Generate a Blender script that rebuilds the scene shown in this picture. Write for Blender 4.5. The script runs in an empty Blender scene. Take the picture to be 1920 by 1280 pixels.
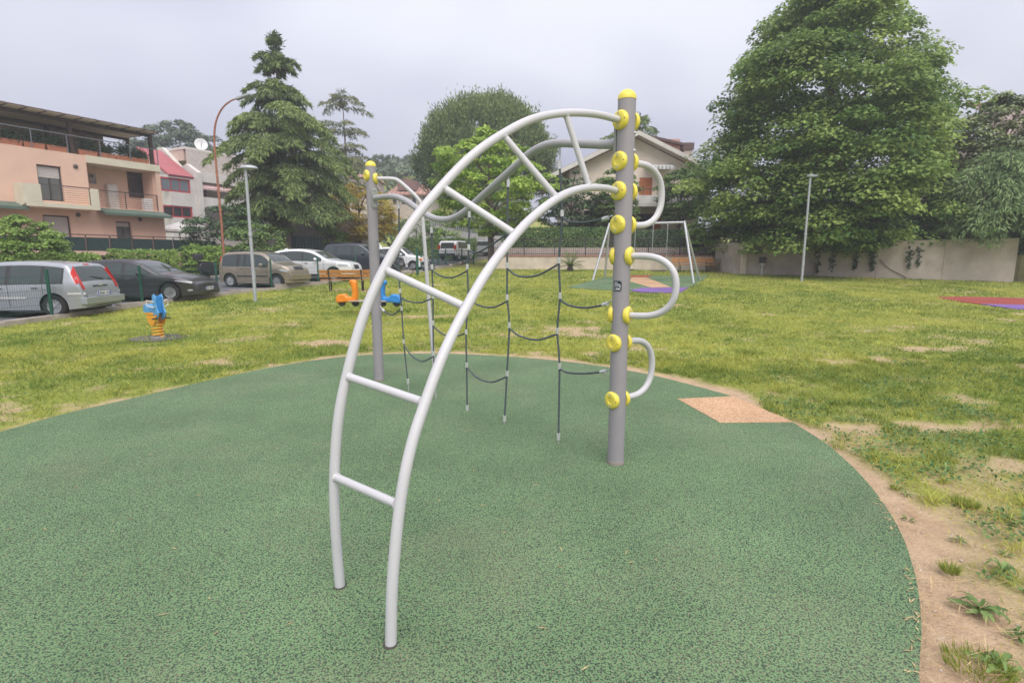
import bpy, math, random
import numpy as np
from mathutils import Vector, Matrix

SC = bpy.context.scene
COL = SC.collection
R = math.radians
rng = np.random.default_rng(7)
random.seed(7)

# ------------------------------------------------------------------ camera, sky, sun, exposure
FPX = 1000.0                      # focal length in pixels of the 1920 wide photograph
PITCH = math.atan(158 / 1000)
CAMH = 1.62
cam = bpy.data.cameras.new('camera')
cam.sensor_width = 36
cam.lens = FPX / 1920 * 36
cam.clip_end = 1500
cam.dof.use_dof = True
cam.dof.focus_distance = 3.6
cam.dof.aperture_fstop = 3.2
camo = bpy.data.objects.new('camera', cam)
COL.objects.link(camo)
camo.location = (0, 0, CAMH)
camo.rotation_euler = (math.pi / 2 - PITCH, 0, 0)
SC.camera = camo

SUN_EL, SUN_AZ = R(56), R(165)    # azimuth measured from +Y towards +X
w = bpy.data.worlds.new('World')
SC.world = w
w.use_nodes = True
nt = w.node_tree
nt.nodes.clear()
N = nt.nodes.new
out = N('ShaderNodeOutputWorld')
bg = N('ShaderNodeBackground')
sky = N('ShaderNodeTexSky')
sky.sky_type = 'NISHITA'
sky.sun_disc = False
sky.sun_elevation = SUN_EL
sky.sun_rotation = SUN_AZ
sky.air_density = 1.0
sky.dust_density = 4.0
skm = N('ShaderNodeVectorMath'); skm.operation = 'SCALE'; skm.inputs['Scale'].default_value = 0.07
nt.links.new(sky.outputs[0], skm.inputs[0])
tc = N('ShaderNodeTexCoord')
# flattened coordinates so that the cloud deck stretches towards the horizon
sep = N('ShaderNodeSeparateXYZ'); nt.links.new(tc.outputs['Generated'], sep.inputs[0])
zc = N('ShaderNodeMath'); zc.operation = 'ADD'; zc.inputs[1].default_value = 0.35; nt.links.new(sep.outputs['Z'], zc.inputs[0])
mx = N('ShaderNodeMath'); mx.operation = 'MAXIMUM'; mx.inputs[1].default_value = 0.12; nt.links.new(zc.outputs[0], mx.inputs[0])
dv = N('ShaderNodeVectorMath'); dv.operation = 'DIVIDE'; nt.links.new(tc.outputs['Generated'], dv.inputs[0])
cmb = N('ShaderNodeCombineXYZ')
for k in range(3): nt.links.new(mx.outputs[0], cmb.inputs[k])
nt.links.new(cmb.outputs[0], dv.inputs[1])
no = N('ShaderNodeTexNoise'); no.inputs['Scale'].default_value = 1.05; no.inputs['Detail'].default_value = 2.5; no.inputs['Roughness'].default_value = .5
nt.links.new(dv.outputs[0], no.inputs['Vector'])
rp = N('ShaderNodeValToRGB')
rp.color_ramp.elements[0].position = .30; rp.color_ramp.elements[0].color = (.205, .215, .285, 1)
rp.color_ramp.elements[1].position = .66; rp.color_ramp.elements[1].color = (.385, .390, .435, 1)
nt.links.new(no.outputs['Fac'], rp.inputs[0])
# an overcast sky grows brighter from the horizon to the zenith
gr = N('ShaderNodeMath'); gr.operation = 'MULTIPLY_ADD'; gr.inputs[1].default_value = .75; gr.inputs[2].default_value = .86; gr.use_clamp = False
zp = N('ShaderNodeMath'); zp.operation = 'MAXIMUM'; zp.inputs[1].default_value = 0; nt.links.new(sep.outputs['Z'], zp.inputs[0])
nt.links.new(zp.outputs[0], gr.inputs[0])
cs = N('ShaderNodeVectorMath'); cs.operation = 'SCALE'; nt.links.new(rp.outputs[0], cs.inputs[0]); nt.links.new(gr.outputs[0], cs.inputs['Scale'])
mixs = N('ShaderNodeMix'); mixs.data_type = 'RGBA'; mixs.inputs[0].default_value = .93
nt.links.new(skm.outputs[0], mixs.inputs[6]); nt.links.new(cs.outputs[0], mixs.inputs[7])
nt.links.new(mixs.outputs[2], bg.inputs[0])
bg.inputs[1].default_value = 1.0
nt.links.new(bg.outputs[0], out.inputs[0])

sl = bpy.data.lights.new('sun', 'SUN')
sl.energy = 1.5
sl.angle = R(55)
sl.color = (1, .95, .86)
so = bpy.data.objects.new('sun', sl)
COL.objects.link(so)
sd = Vector((math.sin(SUN_AZ) * math.cos(SUN_EL), math.cos(SUN_AZ) * math.cos(SUN_EL), math.sin(SUN_EL)))
so.rotation_euler = sd.to_track_quat('Z', 'Y').to_euler()
so.location = (0, 0, 40)

vs = SC.view_settings
vs.view_transform = 'Standard'
vs.look = 'None'
vs.exposure = 1.22
vs.gamma = 1.0
vs.use_curve_mapping = False
SC.cycles.max_bounces = 6
SC.cycles.diffuse_bounces = 3
SC.cycles.transparent_max_bounces = 6

# ------------------------------------------------------------------ surveying helpers
C0 = np.array([0, 0, CAMH])
FW = np.array([0, math.cos(PITCH), -math.sin(PITCH)])
UP = np.array([0, math.sin(PITCH), math.cos(PITCH)])

def sstep(t):
    t = np.clip(t, 0, 1)
    return t * t * (3 - 2 * t)

def ter(x, y):
    """height of the ground: level round the play surface, rising gently behind, a hill far off on the left"""
    x = np.asarray(x, float); y = np.asarray(y, float)
    s = (y - 16.3) / 2.0
    z = .092 * np.log1p(np.exp(np.clip(s, -30, 30))) + np.where(s > 30, .046 * (y - 76.3), 0)
    z = z + 15 * sstep((y - 58) / 65) * sstep((22 - x) / 40)
    return z

def ray(px, py):
    return FW + (px - 960) / FPX * np.array([1, 0, 0]) + (640 - py) / FPX * UP

def gp(px, py):
    d = ray(px, py); lo, hi = .5, 400
    for _ in range(50):
        m = (lo + hi) / 2; q = C0 + d * m
        if q[2] > ter(q[0], q[1]): lo = m
        else: hi = m
    return C0 + d * lo

def at(px, py, Y):
    d = ray(px, py)
    return C0 + d * (Y / d[1])

def vplane(px, py, p0, dr):
    n = np.array([dr[1], -dr[0], 0.]); d = ray(px, py)
    t = np.dot(np.array([p0[0], p0[1], 0]) - C0, n) / np.dot(d, n)
    return C0 + d * t

# ------------------------------------------------------------------ numpy noise
def _hash(ix, iy, s):
    h = (ix * 374761393 + iy * 668265263 + s * 1442695041) & 0xffffffff
    h = ((h ^ (h >> 13)) * 1274126177) & 0xffffffff
    return ((h ^ (h >> 16)) & 0xffff) / 65535.0

def vnoise(x, y, s=0):
    x = np.asarray(x, float); y = np.asarray(y, float)
    ix = np.floor(x).astype(np.int64); iy = np.floor(y).astype(np.int64)
    fx = x - ix; fy = y - iy
    fx = fx * fx * (3 - 2 * fx); fy = fy * fy * (3 - 2 * fy)
    a = _hash(ix, iy, s); b = _hash(ix + 1, iy, s); c = _hash(ix, iy + 1, s); d = _hash(ix + 1, iy + 1, s)
    return a + (b - a) * fx + (c - a) * fy + (a - b - c + d) * fx * fy

def fbm(x, y, s=0, o=4):
    t = 0; a = .5; n = 0
    for i in range(o):
        t = t + a * vnoise(np.asarray(x) * 2 ** i, np.asarray(y) * 2 ** i, s + i); n += a; a *= .55
    return t / n

# ------------------------------------------------------------------ materials
MATS = {}
def mat(name, col, rough=.6, metal=0, var=.12, vs=3., bump=0, bs=40., spec=.5, col2=None, coat=0):
    if name in MATS: return MATS[name]
    m = bpy.data.materials.new(name); m.use_nodes = True
    t = m.node_tree; b = t.nodes['Principled BSDF']; L = t.links.new
    b.inputs['Roughness'].default_value = rough; b.inputs['Metallic'].default_value = metal
    b.inputs['Specular IOR Level'].default_value = spec
    if coat: b.inputs['Coat Weight'].default_value = coat; b.inputs['Coat Roughness'].default_value = .06
    tcn = t.nodes.new('ShaderNodeTexCoord')
    n1 = t.nodes.new('ShaderNodeTexNoise'); n1.inputs['Scale'].default_value = vs; n1.inputs['Detail'].default_value = 5; n1.inputs['Roughness'].default_value = .6
    L(tcn.outputs['Object'], n1.inputs['Vector'])
    mr = t.nodes.new('ShaderNodeMapRange'); mr.inputs[1].default_value = .32; mr.inputs[2].default_value = .68
    L(n1.outputs['Fac'], mr.inputs[0])
    mi = t.nodes.new('ShaderNodeMix'); mi.data_type = 'RGBA'
    c = Vector(col[:3]); c2 = Vector(col2[:3]) if col2 else c * (1 + var)
    c1 = c if col2 else c * (1 - var)
    mi.inputs[6].default_value = (*c1, 1); mi.inputs[7].default_value = (*c2, 1)
    L(mr.outputs[0], mi.inputs[0]); L(mi.outputs[2], b.inputs['Base Color'])
    if bump:
        n2 = t.nodes.new('ShaderNodeTexNoise'); n2.inputs['Scale'].default_value = bs; n2.inputs['Detail'].default_value = 3
        L(tcn.outputs['Object'], n2.inputs['Vector'])
        bp = t.nodes.new('ShaderNodeBump'); bp.inputs['Strength'].default_value = bump; bp.inputs['Distance'].default_value = .02
        L(n2.outputs['Fac'], bp.inputs['Height']); L(bp.outputs[0], b.inputs['Normal'])
    MATS[name] = m
    return m

def leafmat(name, c1, c2, trans=.25, rough=.55, spec=.3):
    """leaf colour runs from c1 to c2 with the leaf's own attribute v"""
    m = bpy.data.materials.new(name); m.use_nodes = True
    t = m.node_tree; b = t.nodes['Principled BSDF']; L = t.links.new
    a = t.nodes.new('ShaderNodeAttribute'); a.attribute_name = 'v'
    mi = t.nodes.new('ShaderNodeMix'); mi.data_type = 'RGBA'
    mi.inputs[6].default_value = (*c1, 1); mi.inputs[7].default_value = (*c2, 1)
    L(a.outputs['Fac'], mi.inputs[0]); L(mi.outputs[2], b.inputs['Base Color'])
    b.inputs['Roughness'].default_value = rough; b.inputs['Specular IOR Level'].default_value = spec
    tr = t.nodes.new('ShaderNodeBsdfTranslucent'); L(mi.outputs[2], tr.inputs['Color'])
    ms = t.nodes.new('ShaderNodeMixShader'); ms.inputs[0].default_value = trans
    L(b.outputs[0], ms.inputs[1]); L(tr.outputs[0], ms.inputs[2])
    L(ms.outputs[0], t.nodes['Material Output'].inputs[0])
    return m

def granules(name, ca, cb, cc, scale=95):
    """poured rubber granulate: crumbs of two colours with a few odd ones"""
    m = bpy.data.materials.new(name); m.use_nodes = True
    t = m.node_tree; b = t.nodes['Principled BSDF']; L = t.links.new
    g = t.nodes.new('ShaderNodeNewGeometry')
    n1 = t.nodes.new('ShaderNodeTexNoise'); n1.inputs['Scale'].default_value = scale; n1.inputs['Detail'].default_value = 2.5; n1.inputs['Roughness'].default_value = .65
    n2 = t.nodes.new('ShaderNodeTexNoise'); n2.inputs['Scale'].default_value = scale * .9; n2.inputs['Detail'].default_value = 1
    n3 = t.nodes.new('ShaderNodeTexNoise'); n3.inputs['Scale'].default_value = 1.1; n3.inputs['Detail'].default_value = 5
    vm = t.nodes.new('ShaderNodeVectorMath'); vm.operation = 'ADD'; vm.inputs[1].default_value = (31, 17, 5)
    L(g.outputs['Position'], n1.inputs['Vector']); L(g.outputs['Position'], vm.inputs[0]); L(vm.outputs[0], n2.inputs['Vector']); L(g.outputs['Position'], n3.inputs['Vector'])
    r1 = t.nodes.new('ShaderNodeValToRGB')
    r1.color_ramp.elements[0].position = .43; r1.color_ramp.elements[0].color = (*cb, 1)
    r1.color_ramp.elements[1].position = .53; r1.color_ramp.elements[1].color = (*ca, 1)
    L(n1.outputs['Fac'], r1.inputs[0])
    r2 = t.nodes.new('ShaderNodeValToRGB'); r2.color_ramp.elements[0].position = .63; r2.color_ramp.elements[1].position = .68
    L(n2.outputs['Fac'], r2.inputs[0])
    mi = t.nodes.new('ShaderNodeMix'); mi.data_type = 'RGBA'; mi.inputs[7].default_value = (*cc, 1)
    L(r2.outputs[0], mi.inputs[0]); L(r1.outputs[0], mi.inputs[6])
    mr = t.nodes.new('ShaderNodeMapRange'); mr.inputs[1].default_value = .3; mr.inputs[2].default_value = .7; mr.inputs[3].default_value = .86; mr.inputs[4].default_value = 1.14
    L(n3.outputs['Fac'], mr.inputs[0])
    sc = t.nodes.new('ShaderNodeVectorMath'); sc.operation = 'SCALE'; L(mi.outputs[2], sc.inputs[0]); L(mr.outputs[0], sc.inputs['Scale'])
    n4 = t.nodes.new('ShaderNodeTexNoise'); n4.inputs['Scale'].default_value = .75; n4.inputs['Detail'].default_value = 7; n4.inputs['Roughness'].default_value = .7; L(vm.outputs[0], n4.inputs['Vector'])
    m4 = t.nodes.new('ShaderNodeMapRange'); m4.inputs[1].default_value = .5; m4.inputs[2].default_value = .78; m4.inputs[3].default_value = 0; m4.inputs[4].default_value = .24; L(n4.outputs['Fac'], m4.inputs[0])
    du = t.nodes.new('ShaderNodeMix'); du.data_type = 'RGBA'; du.inputs[7].default_value = (.30, .26, .18, 1); L(m4.outputs[0], du.inputs[0]); L(sc.outputs[0], du.inputs[6])
    L(du.outputs[2], b.inputs['Base Color'])
    bp = t.nodes.new('ShaderNodeBump'); bp.inputs['Strength'].default_value = .5; bp.inputs['Distance'].default_value = .006
    L(n1.outputs['Fac'], bp.inputs['Height']); L(bp.outputs[0], b.inputs['Normal'])
    b.inputs['Roughness'].default_value = .85; b.inputs['Specular IOR Level'].default_value = .25
    return m

def stripes(name, c1, c2, scale, axis=0, rough=.7, width=.5, bump=0):
    """even stripes along one object axis (cloth stripes, rows of roof tiles)"""
    m = bpy.data.materials.new(name); m.use_nodes = True
    t = m.node_tree; b = t.nodes['Principled BSDF']; L = t.links.new
    tcn = t.nodes.new('ShaderNodeTexCoord'); sp = t.nodes.new('ShaderNodeSeparateXYZ'); L(tcn.outputs['Object'], sp.inputs[0])
    mu = t.nodes.new('ShaderNodeMath'); mu.operation = 'MULTIPLY'; mu.inputs[1].default_value = scale; L(sp.outputs[axis], mu.inputs[0])
    fr = t.nodes.new('ShaderNodeMath'); fr.operation = 'FRACT'; L(mu.outputs[0], fr.inputs[0])
    gt = t.nodes.new('ShaderNodeMath'); gt.operation = 'GREATER_THAN'; gt.inputs[1].default_value = width; L(fr.outputs[0], gt.inputs[0])
    mi = t.nodes.new('ShaderNodeMix'); mi.data_type = 'RGBA'; mi.inputs[6].default_value = (*c1, 1); mi.inputs[7].default_value = (*c2, 1)
    L(gt.outputs[0], mi.inputs[0])
    n1 = t.nodes.new('ShaderNodeTexNoise'); n1.inputs['Scale'].default_value = 2.5; n1.inputs['Detail'].default_value = 5; L(tcn.outputs['Object'], n1.inputs['Vector'])
    mr = t.nodes.new('ShaderNodeMapRange'); mr.inputs[1].default_value = .3; mr.inputs[2].default_value = .7; mr.inputs[3].default_value = .75; mr.inputs[4].default_value = 1.2; L(n1.outputs['Fac'], mr.inputs[0])
    sc = t.nodes.new('ShaderNodeVectorMath'); sc.operation = 'SCALE'; L(mi.outputs[2], sc.inputs[0]); L(mr.outputs[0], sc.inputs['Scale'])
    L(sc.outputs[0], b.inputs['Base Color']); b.inputs['Roughness'].default_value = rough
    return m

def glassmat(name, col, rough=.04):
    return mat(name, col, rough, 0, .1, 1.5, spec=.6)

PAINT = mat('white_grey_powder_paint', (.535, .525, .545), .42, 0, .03, 6, bump=.05, bs=120)
TUBEG = mat('grey_tube_paint', (.36, .355, .37), .45, 0, .06, 5)
POSTG = mat('grey_post_paint', (.295, .275, .295), .5, 0, .05, 4)
YELL = mat('yellow_plastic', (.76, .64, .09), .42, 0, .06, 8)
STEEL = mat('galvanised_steel', (.52, .53, .55), .42, .6, .1, 14)
FERR = mat('aluminium_ferrule', (.66, .66, .66), .35, .5, .08, 20)
ROPE = mat('dark_blue_grey_rope', (.095, .115, .130), .85, 0, .25, 160, bump=.6, bs=260)
DARKM = mat('black_metal', (.03, .03, .032), .5)
RUBBER = granules('green_rubber_granulate', (.152, .250, .118), (.032, .052, .038), (.24, .19, .13), 125)
RUBOR = granules('orange_rubber_granulate', (.56, .365, .22), (.33, .185, .10), (.66, .5, .36), 85)
RUBPU = granules('purple_rubber_granulate', (.22, .13, .36), (.13, .07, .24), (.3, .2, .4), 100)
RUBRE = granules('red_rubber_granulate', (.34, .075, .055), (.22, .05, .04), (.4, .12, .1), 100)
RUBDK = granules('dark_grey_rubber_granulate', (.14, .13, .13), (.08, .08, .08), (.2, .19, .18), 100)
ASPH = mat('asphalt', (.115, .115, .125), .85, 0, .2, 1.2, bump=.3, bs=150)
CONC = mat('pale_concrete', (.40, .345, .30), .85, 0, .2, 2.5, bump=.25, bs=30)
CONCW = mat('stained_grey_wall', (.50, .43, .375), .88, 0, .22, 1.3, bump=.25, bs=20, col2=(.36, .305, .265))
RENDER = mat('beige_render', (.60, .51, .42), .88, 0, .16, 1.5, bump=.15, bs=30)
PINK = mat('salmon_render', (.74, .495, .385), .88, 0, .07, .9, bump=.1, bs=40)
CREAM = mat('cream_render', (.66, .60, .47), .85, 0, .08, 1.2)
WHITER = mat('off_white_render', (.60, .57, .53), .85, 0, .1, 1.0)
BROWN = mat('dark_brown_timber', (.075, .045, .035), .7, 0, .2, 6)
GREENP = mat('green_fence_paint', (.012, .085, .055), .45, 0, .15, 8)
SCREEN = mat('dark_green_screen_fabric', (.020, .045, .040), .85, 0, .15, 4)
AWNG = mat('grey_green_awning', (.10, .145, .115), .8, 0, .1, 3)
TERRA = mat('terracotta', (.42, .17, .10), .8, 0, .15, 4)
BARK = mat('brown_bark', (.17, .13, .105), .9, 0, .3, 6, bump=.8, bs=18)
BARKD = mat('dark_bark', (.075, .06, .05), .9, 0, .3, 6, bump=.8, bs=18)
WOOD = mat('varnished_bench_timber', (.46, .21, .06), .5, 0, .25, 9)
WOODG = mat('weathered_timber', (.40, .34, .29), .7, 0, .25, 8)
RUST = mat('rust_brown_paint', (.32, .13, .075), .65, 0, .25, 7)
LAMPG = mat('light_grey_lamp_paint', (.40, .42, .45), .45, .2, .08, 6)
GLASSD = glassmat('dark_window_glass', (.025, .03, .032))
GLASSC = glassmat('car_glass', (.045, .06, .06))
TYRE = mat('tyre_rubber', (.022, .022, .023), .85, 0, .2, 30)
PLAST = mat('black_plastic', (.03, .03, .033), .6)
RIM = mat('silver_rim', (.52, .53, .55), .3, .7, .05, 10)
CHROME = mat('chrome', (.7, .7, .72), .15, .9, .05, 10)
LENS = mat('headlamp_lens', (.40, .42, .45), .08, 0, .15, 30, spec=.8)
REDL = mat('red_lamp', (.50, .025, .02), .2, 0, .1, 20)
ORAL = mat('orange_lamp', (.70, .22, .02), .2, 0, .1, 20)
PLATEW = mat('plate_white', (.72, .73, .74), .4, 0, .04, 20)
PLATEB = mat('plate_blue', (.02, .06, .40), .4)
INKB = mat('plate_ink', (.02, .02, .02), .5)
BLUEP = mat('blue_plastic', (.03, .22, .58), .4, 0, .08, 8)
BLUEL = mat('light_blue_board', (.10, .33, .62), .45, 0, .08, 8)
ORANP = mat('orange_plastic', (.80, .25, .015), .4, 0, .08, 8)
ORANY = mat('orange_yellow_paint', (.78, .36, .03), .42, 0, .06, 8)
STRAWM = mat('straw', (.55, .40, .20), .8, 0, .25, 20)

# ------------------------------------------------------------------ mesh builder
def root_off(o):
    v = Vector((0, 0, 0))
    while o is not None:
        v = v + Vector(o.location); o = o.parent
    return v

class MB:
    def __init__(s): s.v = []; s.f = []
    def add(s, vs, fs):
        k = len(s.v); s.v += [tuple(map(float, p)) for p in vs]; s.f += [tuple(i + k for i in f) for f in fs]; return s
    def box(s, c, d, rz=0, M=None):
        x, y, z = d[0] / 2, d[1] / 2, d[2] / 2
        vs = [Vector((a * x, b * y, e * z)) for a in (-1, 1) for b in (-1, 1) for e in (-1, 1)]
        if rz: Q = Matrix.Rotation(rz, 3, 'Z'); vs = [Q @ v for v in vs]
        if M is not None: vs = [M @ v for v in vs]
        return s.add([v + Vector(c) for v in vs], [(0, 1, 3, 2), (4, 6, 7, 5), (0, 4, 5, 1), (2, 3, 7, 6), (0, 2, 6, 4), (1, 5, 7, 3)])
    def span(s, a, b):
        a = np.array(a, float); b = np.array(b, float)
        return s.box((a + b) / 2, np.abs(b - a))
    def tube(s, pts, r, n=10, caps=True):
        P = [Vector(p) for p in pts]; m = len(P)
        rr = r if hasattr(r, '__len__') else [r] * m
        T = [(P[min(i + 1, m - 1)] - P[max(i - 1, 0)]).normalized() for i in range(m)]
        a = Vector((0, 0, 1)) if abs(T[0].z) < .9 else Vector((1, 0, 0))
        u = (a - T[0] * a.dot(T[0])).normalized()
        vs = []; fs = []
        for i in range(m):
            u = (u - T[i] * u.dot(T[i]))
            u = u.normalized() if u.length > 1e-6 else T[i].orthogonal().normalized()
            w2 = T[i].cross(u)
            for k in range(n):
                q = 2 * math.pi * k / n
                vs.append(P[i] + (u * math.cos(q) + w2 * math.sin(q)) * rr[i])
        for i in range(m - 1):
            for k in range(n):
                k2 = (k + 1) % n
                fs.append((i * n + k, i * n + k2, (i + 1) * n + k2, (i + 1) * n + k))
        if caps:
            fs.append(tuple(range(n))[::-1]); fs.append(tuple((m - 1) * n + k for k in range(n)))
        return s.add(vs, fs)
    def lathe(s, prof, n=20, o=(0, 0, 0), axis=None):
        """profile of (radius, height) turned about axis (default +Z) through o"""
        Q = Vector((0, 0, 1)).rotation_difference(Vector(axis)).to_matrix() if axis is not None else Matrix.Identity(3)
        vs = []; fs = []; m = len(prof)
        for (r, h) in prof:
            for k in range(n):
                q = 2 * math.pi * k / n
                vs.append(Q @ Vector((r * math.cos(q), r * math.sin(q), h)) + Vector(o))
        for i in range(m - 1):
            for k in range(n):
                k2 = (k + 1) % n
                fs.append((i * n + k, i * n + k2, (i + 1) * n + k2, (i + 1) * n + k))
        fs.append(tuple(range(n))[::-1]); fs.append(tuple((m - 1) * n + k for k in range(n)))
        return s.add(vs, fs)
    def prism(s, poly, t0, t1, plane='xz'):
        """polygon in a plane pushed from t0 to t1 along the third axis"""
        def P(a, b, t):
            return {'xz': (a, t, b), 'xy': (a, b, t), 'yz': (t, a, b)}[plane]
        n = len(poly)
        vs = [P(a, b, t0) for a, b in poly] + [P(a, b, t1) for a, b in poly]
        fs = [tuple(range(n)), tuple(range(n, 2 * n))[::-1]] + [(i, i + n, (i + 1) % n + n, (i + 1) % n) for i in range(n)]
        return s.add(vs, fs)
    def build(s, name, m, parent=None, smooth=False, world=False, bevel=0):
        me = bpy.data.meshes.new(name)
        vs = s.v
        if world and parent is not None:
            o = root_off(parent); vs = [(x - o.x, y - o.y, z - o.z) for x, y, z in vs]
        me.from_pydata(vs, [], s.f)
        me.materials.append(m)
        import bmesh
        b = bmesh.new(); b.from_mesh(me)
        bmesh.ops.recalc_face_normals(b, faces=b.faces[:])
        b.to_mesh(me); b.free()
        if smooth:
            me.polygons.foreach_set('use_smooth', [True] * len(me.polygons))
            me.set_sharp_from_angle(angle=R(42))
        ob = bpy.data.objects.new(name, me)
        COL.objects.link(ob)
        if parent is not None: ob.parent = parent
        if bevel:
            md = ob.modifiers.new('bevel', 'BEVEL'); md.width = bevel; md.segments = 2; md.limit_method = 'ANGLE'
        return ob

def tag(o, label=None, cat=None, group=None, kind=None):
    if label: o['label'] = label
    if cat: o['category'] = cat
    if group: o['group'] = group
    if kind: o['kind'] = kind
    return o

def thing(name, label, cat, loc=(0, 0, 0), rz=0, group=None):
    o = bpy.data.objects.new(name, None); COL.objects.link(o)
    o.empty_display_size = .2
    o.location = [float(a) for a in loc]; o.rotation_euler = (0, 0, rz)
    return tag(o, label, cat, group)

def same(ob, name, parent, loc=None, rot=None):
    """another piece that shares ob's mesh"""
    c = bpy.data.objects.new(name, ob.data); COL.objects.link(c); c.parent = parent
    if loc is not None: c.location = loc
    if rot is not None: c.rotation_euler = rot
    return c

def catmull(pts, n=8):
    P = [np.array(p, float) for p in pts]; P = [2 * P[0] - P[1]] + P + [2 * P[-1] - P[-2]]
    o = []
    for i in range(1, len(P) - 2):
        for k in range(n):
            t = k / n
            o.append(.5 * (2 * P[i] + (P[i + 1] - P[i - 1]) * t + (2 * P[i - 1] - 5 * P[i] + 4 * P[i + 1] - P[i + 2]) * t * t + (3 * P[i] - P[i - 1] - 3 * P[i + 1] + P[i + 2]) * t ** 3))
    o.append(P[-2]); return o

def fastmesh(name, V, F, m, parent=None, attr=None, smooth=False):
    """V (n,3), F (k,3 or 4) numpy arrays to a mesh object, attr a per-vertex float named v"""
    me = bpy.data.meshes.new(name)
    V = np.asarray(V, np.float32)
    if parent is not None:
        o = root_off(parent); V = V - np.array([o.x, o.y, o.z], np.float32)
    F = np.asarray(F, np.int32); k = F.shape[1]
    me.vertices.add(len(V)); me.vertices.foreach_set('co', V.ravel())
    me.loops.add(F.size); me.loops.foreach_set('vertex_index', F.ravel())
    me.polygons.add(len(F)); me.polygons.foreach_set('loop_start', np.arange(0, F.size, k, dtype=np.int32))
    me.update(calc_edges=True)
    if attr is not None:
        a = me.attributes.new('v', 'FLOAT', 'POINT'); a.data.foreach_set('value', np.asarray(attr, np.float32))
    me.materials.append(m)
    if smooth: me.polygons.foreach_set('use_smooth', np.ones(len(F), bool))
    ob = bpy.data.objects.new(name, me); COL.objects.link(ob)
    if parent is not None: ob.parent = parent
    return ob

def unit(a):
    return a / np.maximum(np.linalg.norm(a, axis=-1, keepdims=True), 1e-9)

def leaves(name, P, D, Nn, Ln, Wd, m, parent, var, wide=.45, droop=.12):
    """one rhombic, slightly folded blade per row: P base, D direction, Nn face normal"""
    n = len(P); D = unit(D); Nn = unit(Nn - D * (Nn * D).sum(1, keepdims=True)); S = np.cross(D, Nn)
    Ln = np.broadcast_to(np.asarray(Ln, float), (n,))[:, None]; Wd = np.broadcast_to(np.asarray(Wd, float), (n,))[:, None]
    mid = P + D * Ln * wide
    V = np.stack([P, mid + S * Wd / 2 + Nn * Wd * .12, P + D * Ln - Nn * Ln * droop, mid - S * Wd / 2 + Nn * Wd * .12], 1).reshape(-1, 3)
    F = np.arange(4 * n).reshape(-1, 4)
    return fastmesh(name, V, F, m, parent, np.repeat(var, 4))

def rdir(n):
    return unit(rng.normal(size=(n, 3)))

# ------------------------------------------------------------------ ground, play surfaces, road
KERB = [(-12.9, 4.0), (-12.4, 8.0), (-12.05, 12.4), (-12.0, 16.1), (-11.6, 18.5), (-10.9, 20.5), (-9.9, 22.3), (-8.9, 24.9), (-7.6, 28.45), (-5.5, 32.3), (-4.3, 37.0), (-3.0, 44.0), (0.0, 60.0)]
KY = np.array([k[1] for k in KERB]); KX = np.array([k[0] for k in KERB])
def kerbx(y): return np.interp(y, KY, KX)
WALLP = [(-1.2, 35.6), (.34, 34.6), (12.6, 33.7), (12.9, 31.0), (16.6, 29.6), (24.6, 25.9)]

PADPX = [(0, 812), (120, 778), (250, 748), (400, 713), (520, 688), (640, 670), (720, 665), (830, 664), (950, 669), (1080, 681), (1200, 700), (1300, 724), (1375, 745)]
PADPX2 = [(1485, 793), (1550, 835), (1620, 900), (1680, 985), (1715, 1080), (1727, 1180), (1724, 1290)]
pa = [gp(*p)[:2] for p in PADPX]; pb = [gp(*p)[:2] for p in PADPX2]
back = [(1.36, 1.45), (1.22, .8), (.7, -.4), (-1.2, -1.7), (-3.6, -1.8), (-5.6, -.6), (-6.3, 1.4), (-6.0, 3.4)]
PAD = [tuple(p[:2]) for p in catmull([tuple(p) for p in pa], 5)] + [tuple(p[:2]) for p in catmull([tuple(p) for p in pb] + back + [tuple(pa[0])], 5)][:-1]
PADA = np.array(PAD)

def poly_dist(x, y, poly):
    """distance to the polygon's outline, negative inside"""
    x = np.asarray(x, float).ravel(); y = np.asarray(y, float).ravel()
    d = np.full(x.shape, 1e9); ins = np.zeros(x.shape, bool); n = len(poly)
    for i in range(n):
        ax, ay = poly[i]; bx, by = poly[(i + 1) % n]
        ex, ey = bx - ax, by - ay
        t = np.clip(((x - ax) * ex + (y - ay) * ey) / (ex * ex + ey * ey + 1e-12), 0, 1)
        d = np.minimum(d, np.hypot(x - ax - t * ex, y - ay - t * ey))
        c = ((ay > y) != (by > y)) & (x < (bx - ax) * (y - ay) / (by - ay + 1e-12) + ax)
        ins ^= c
    return np.where(ins, -d, d)

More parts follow.
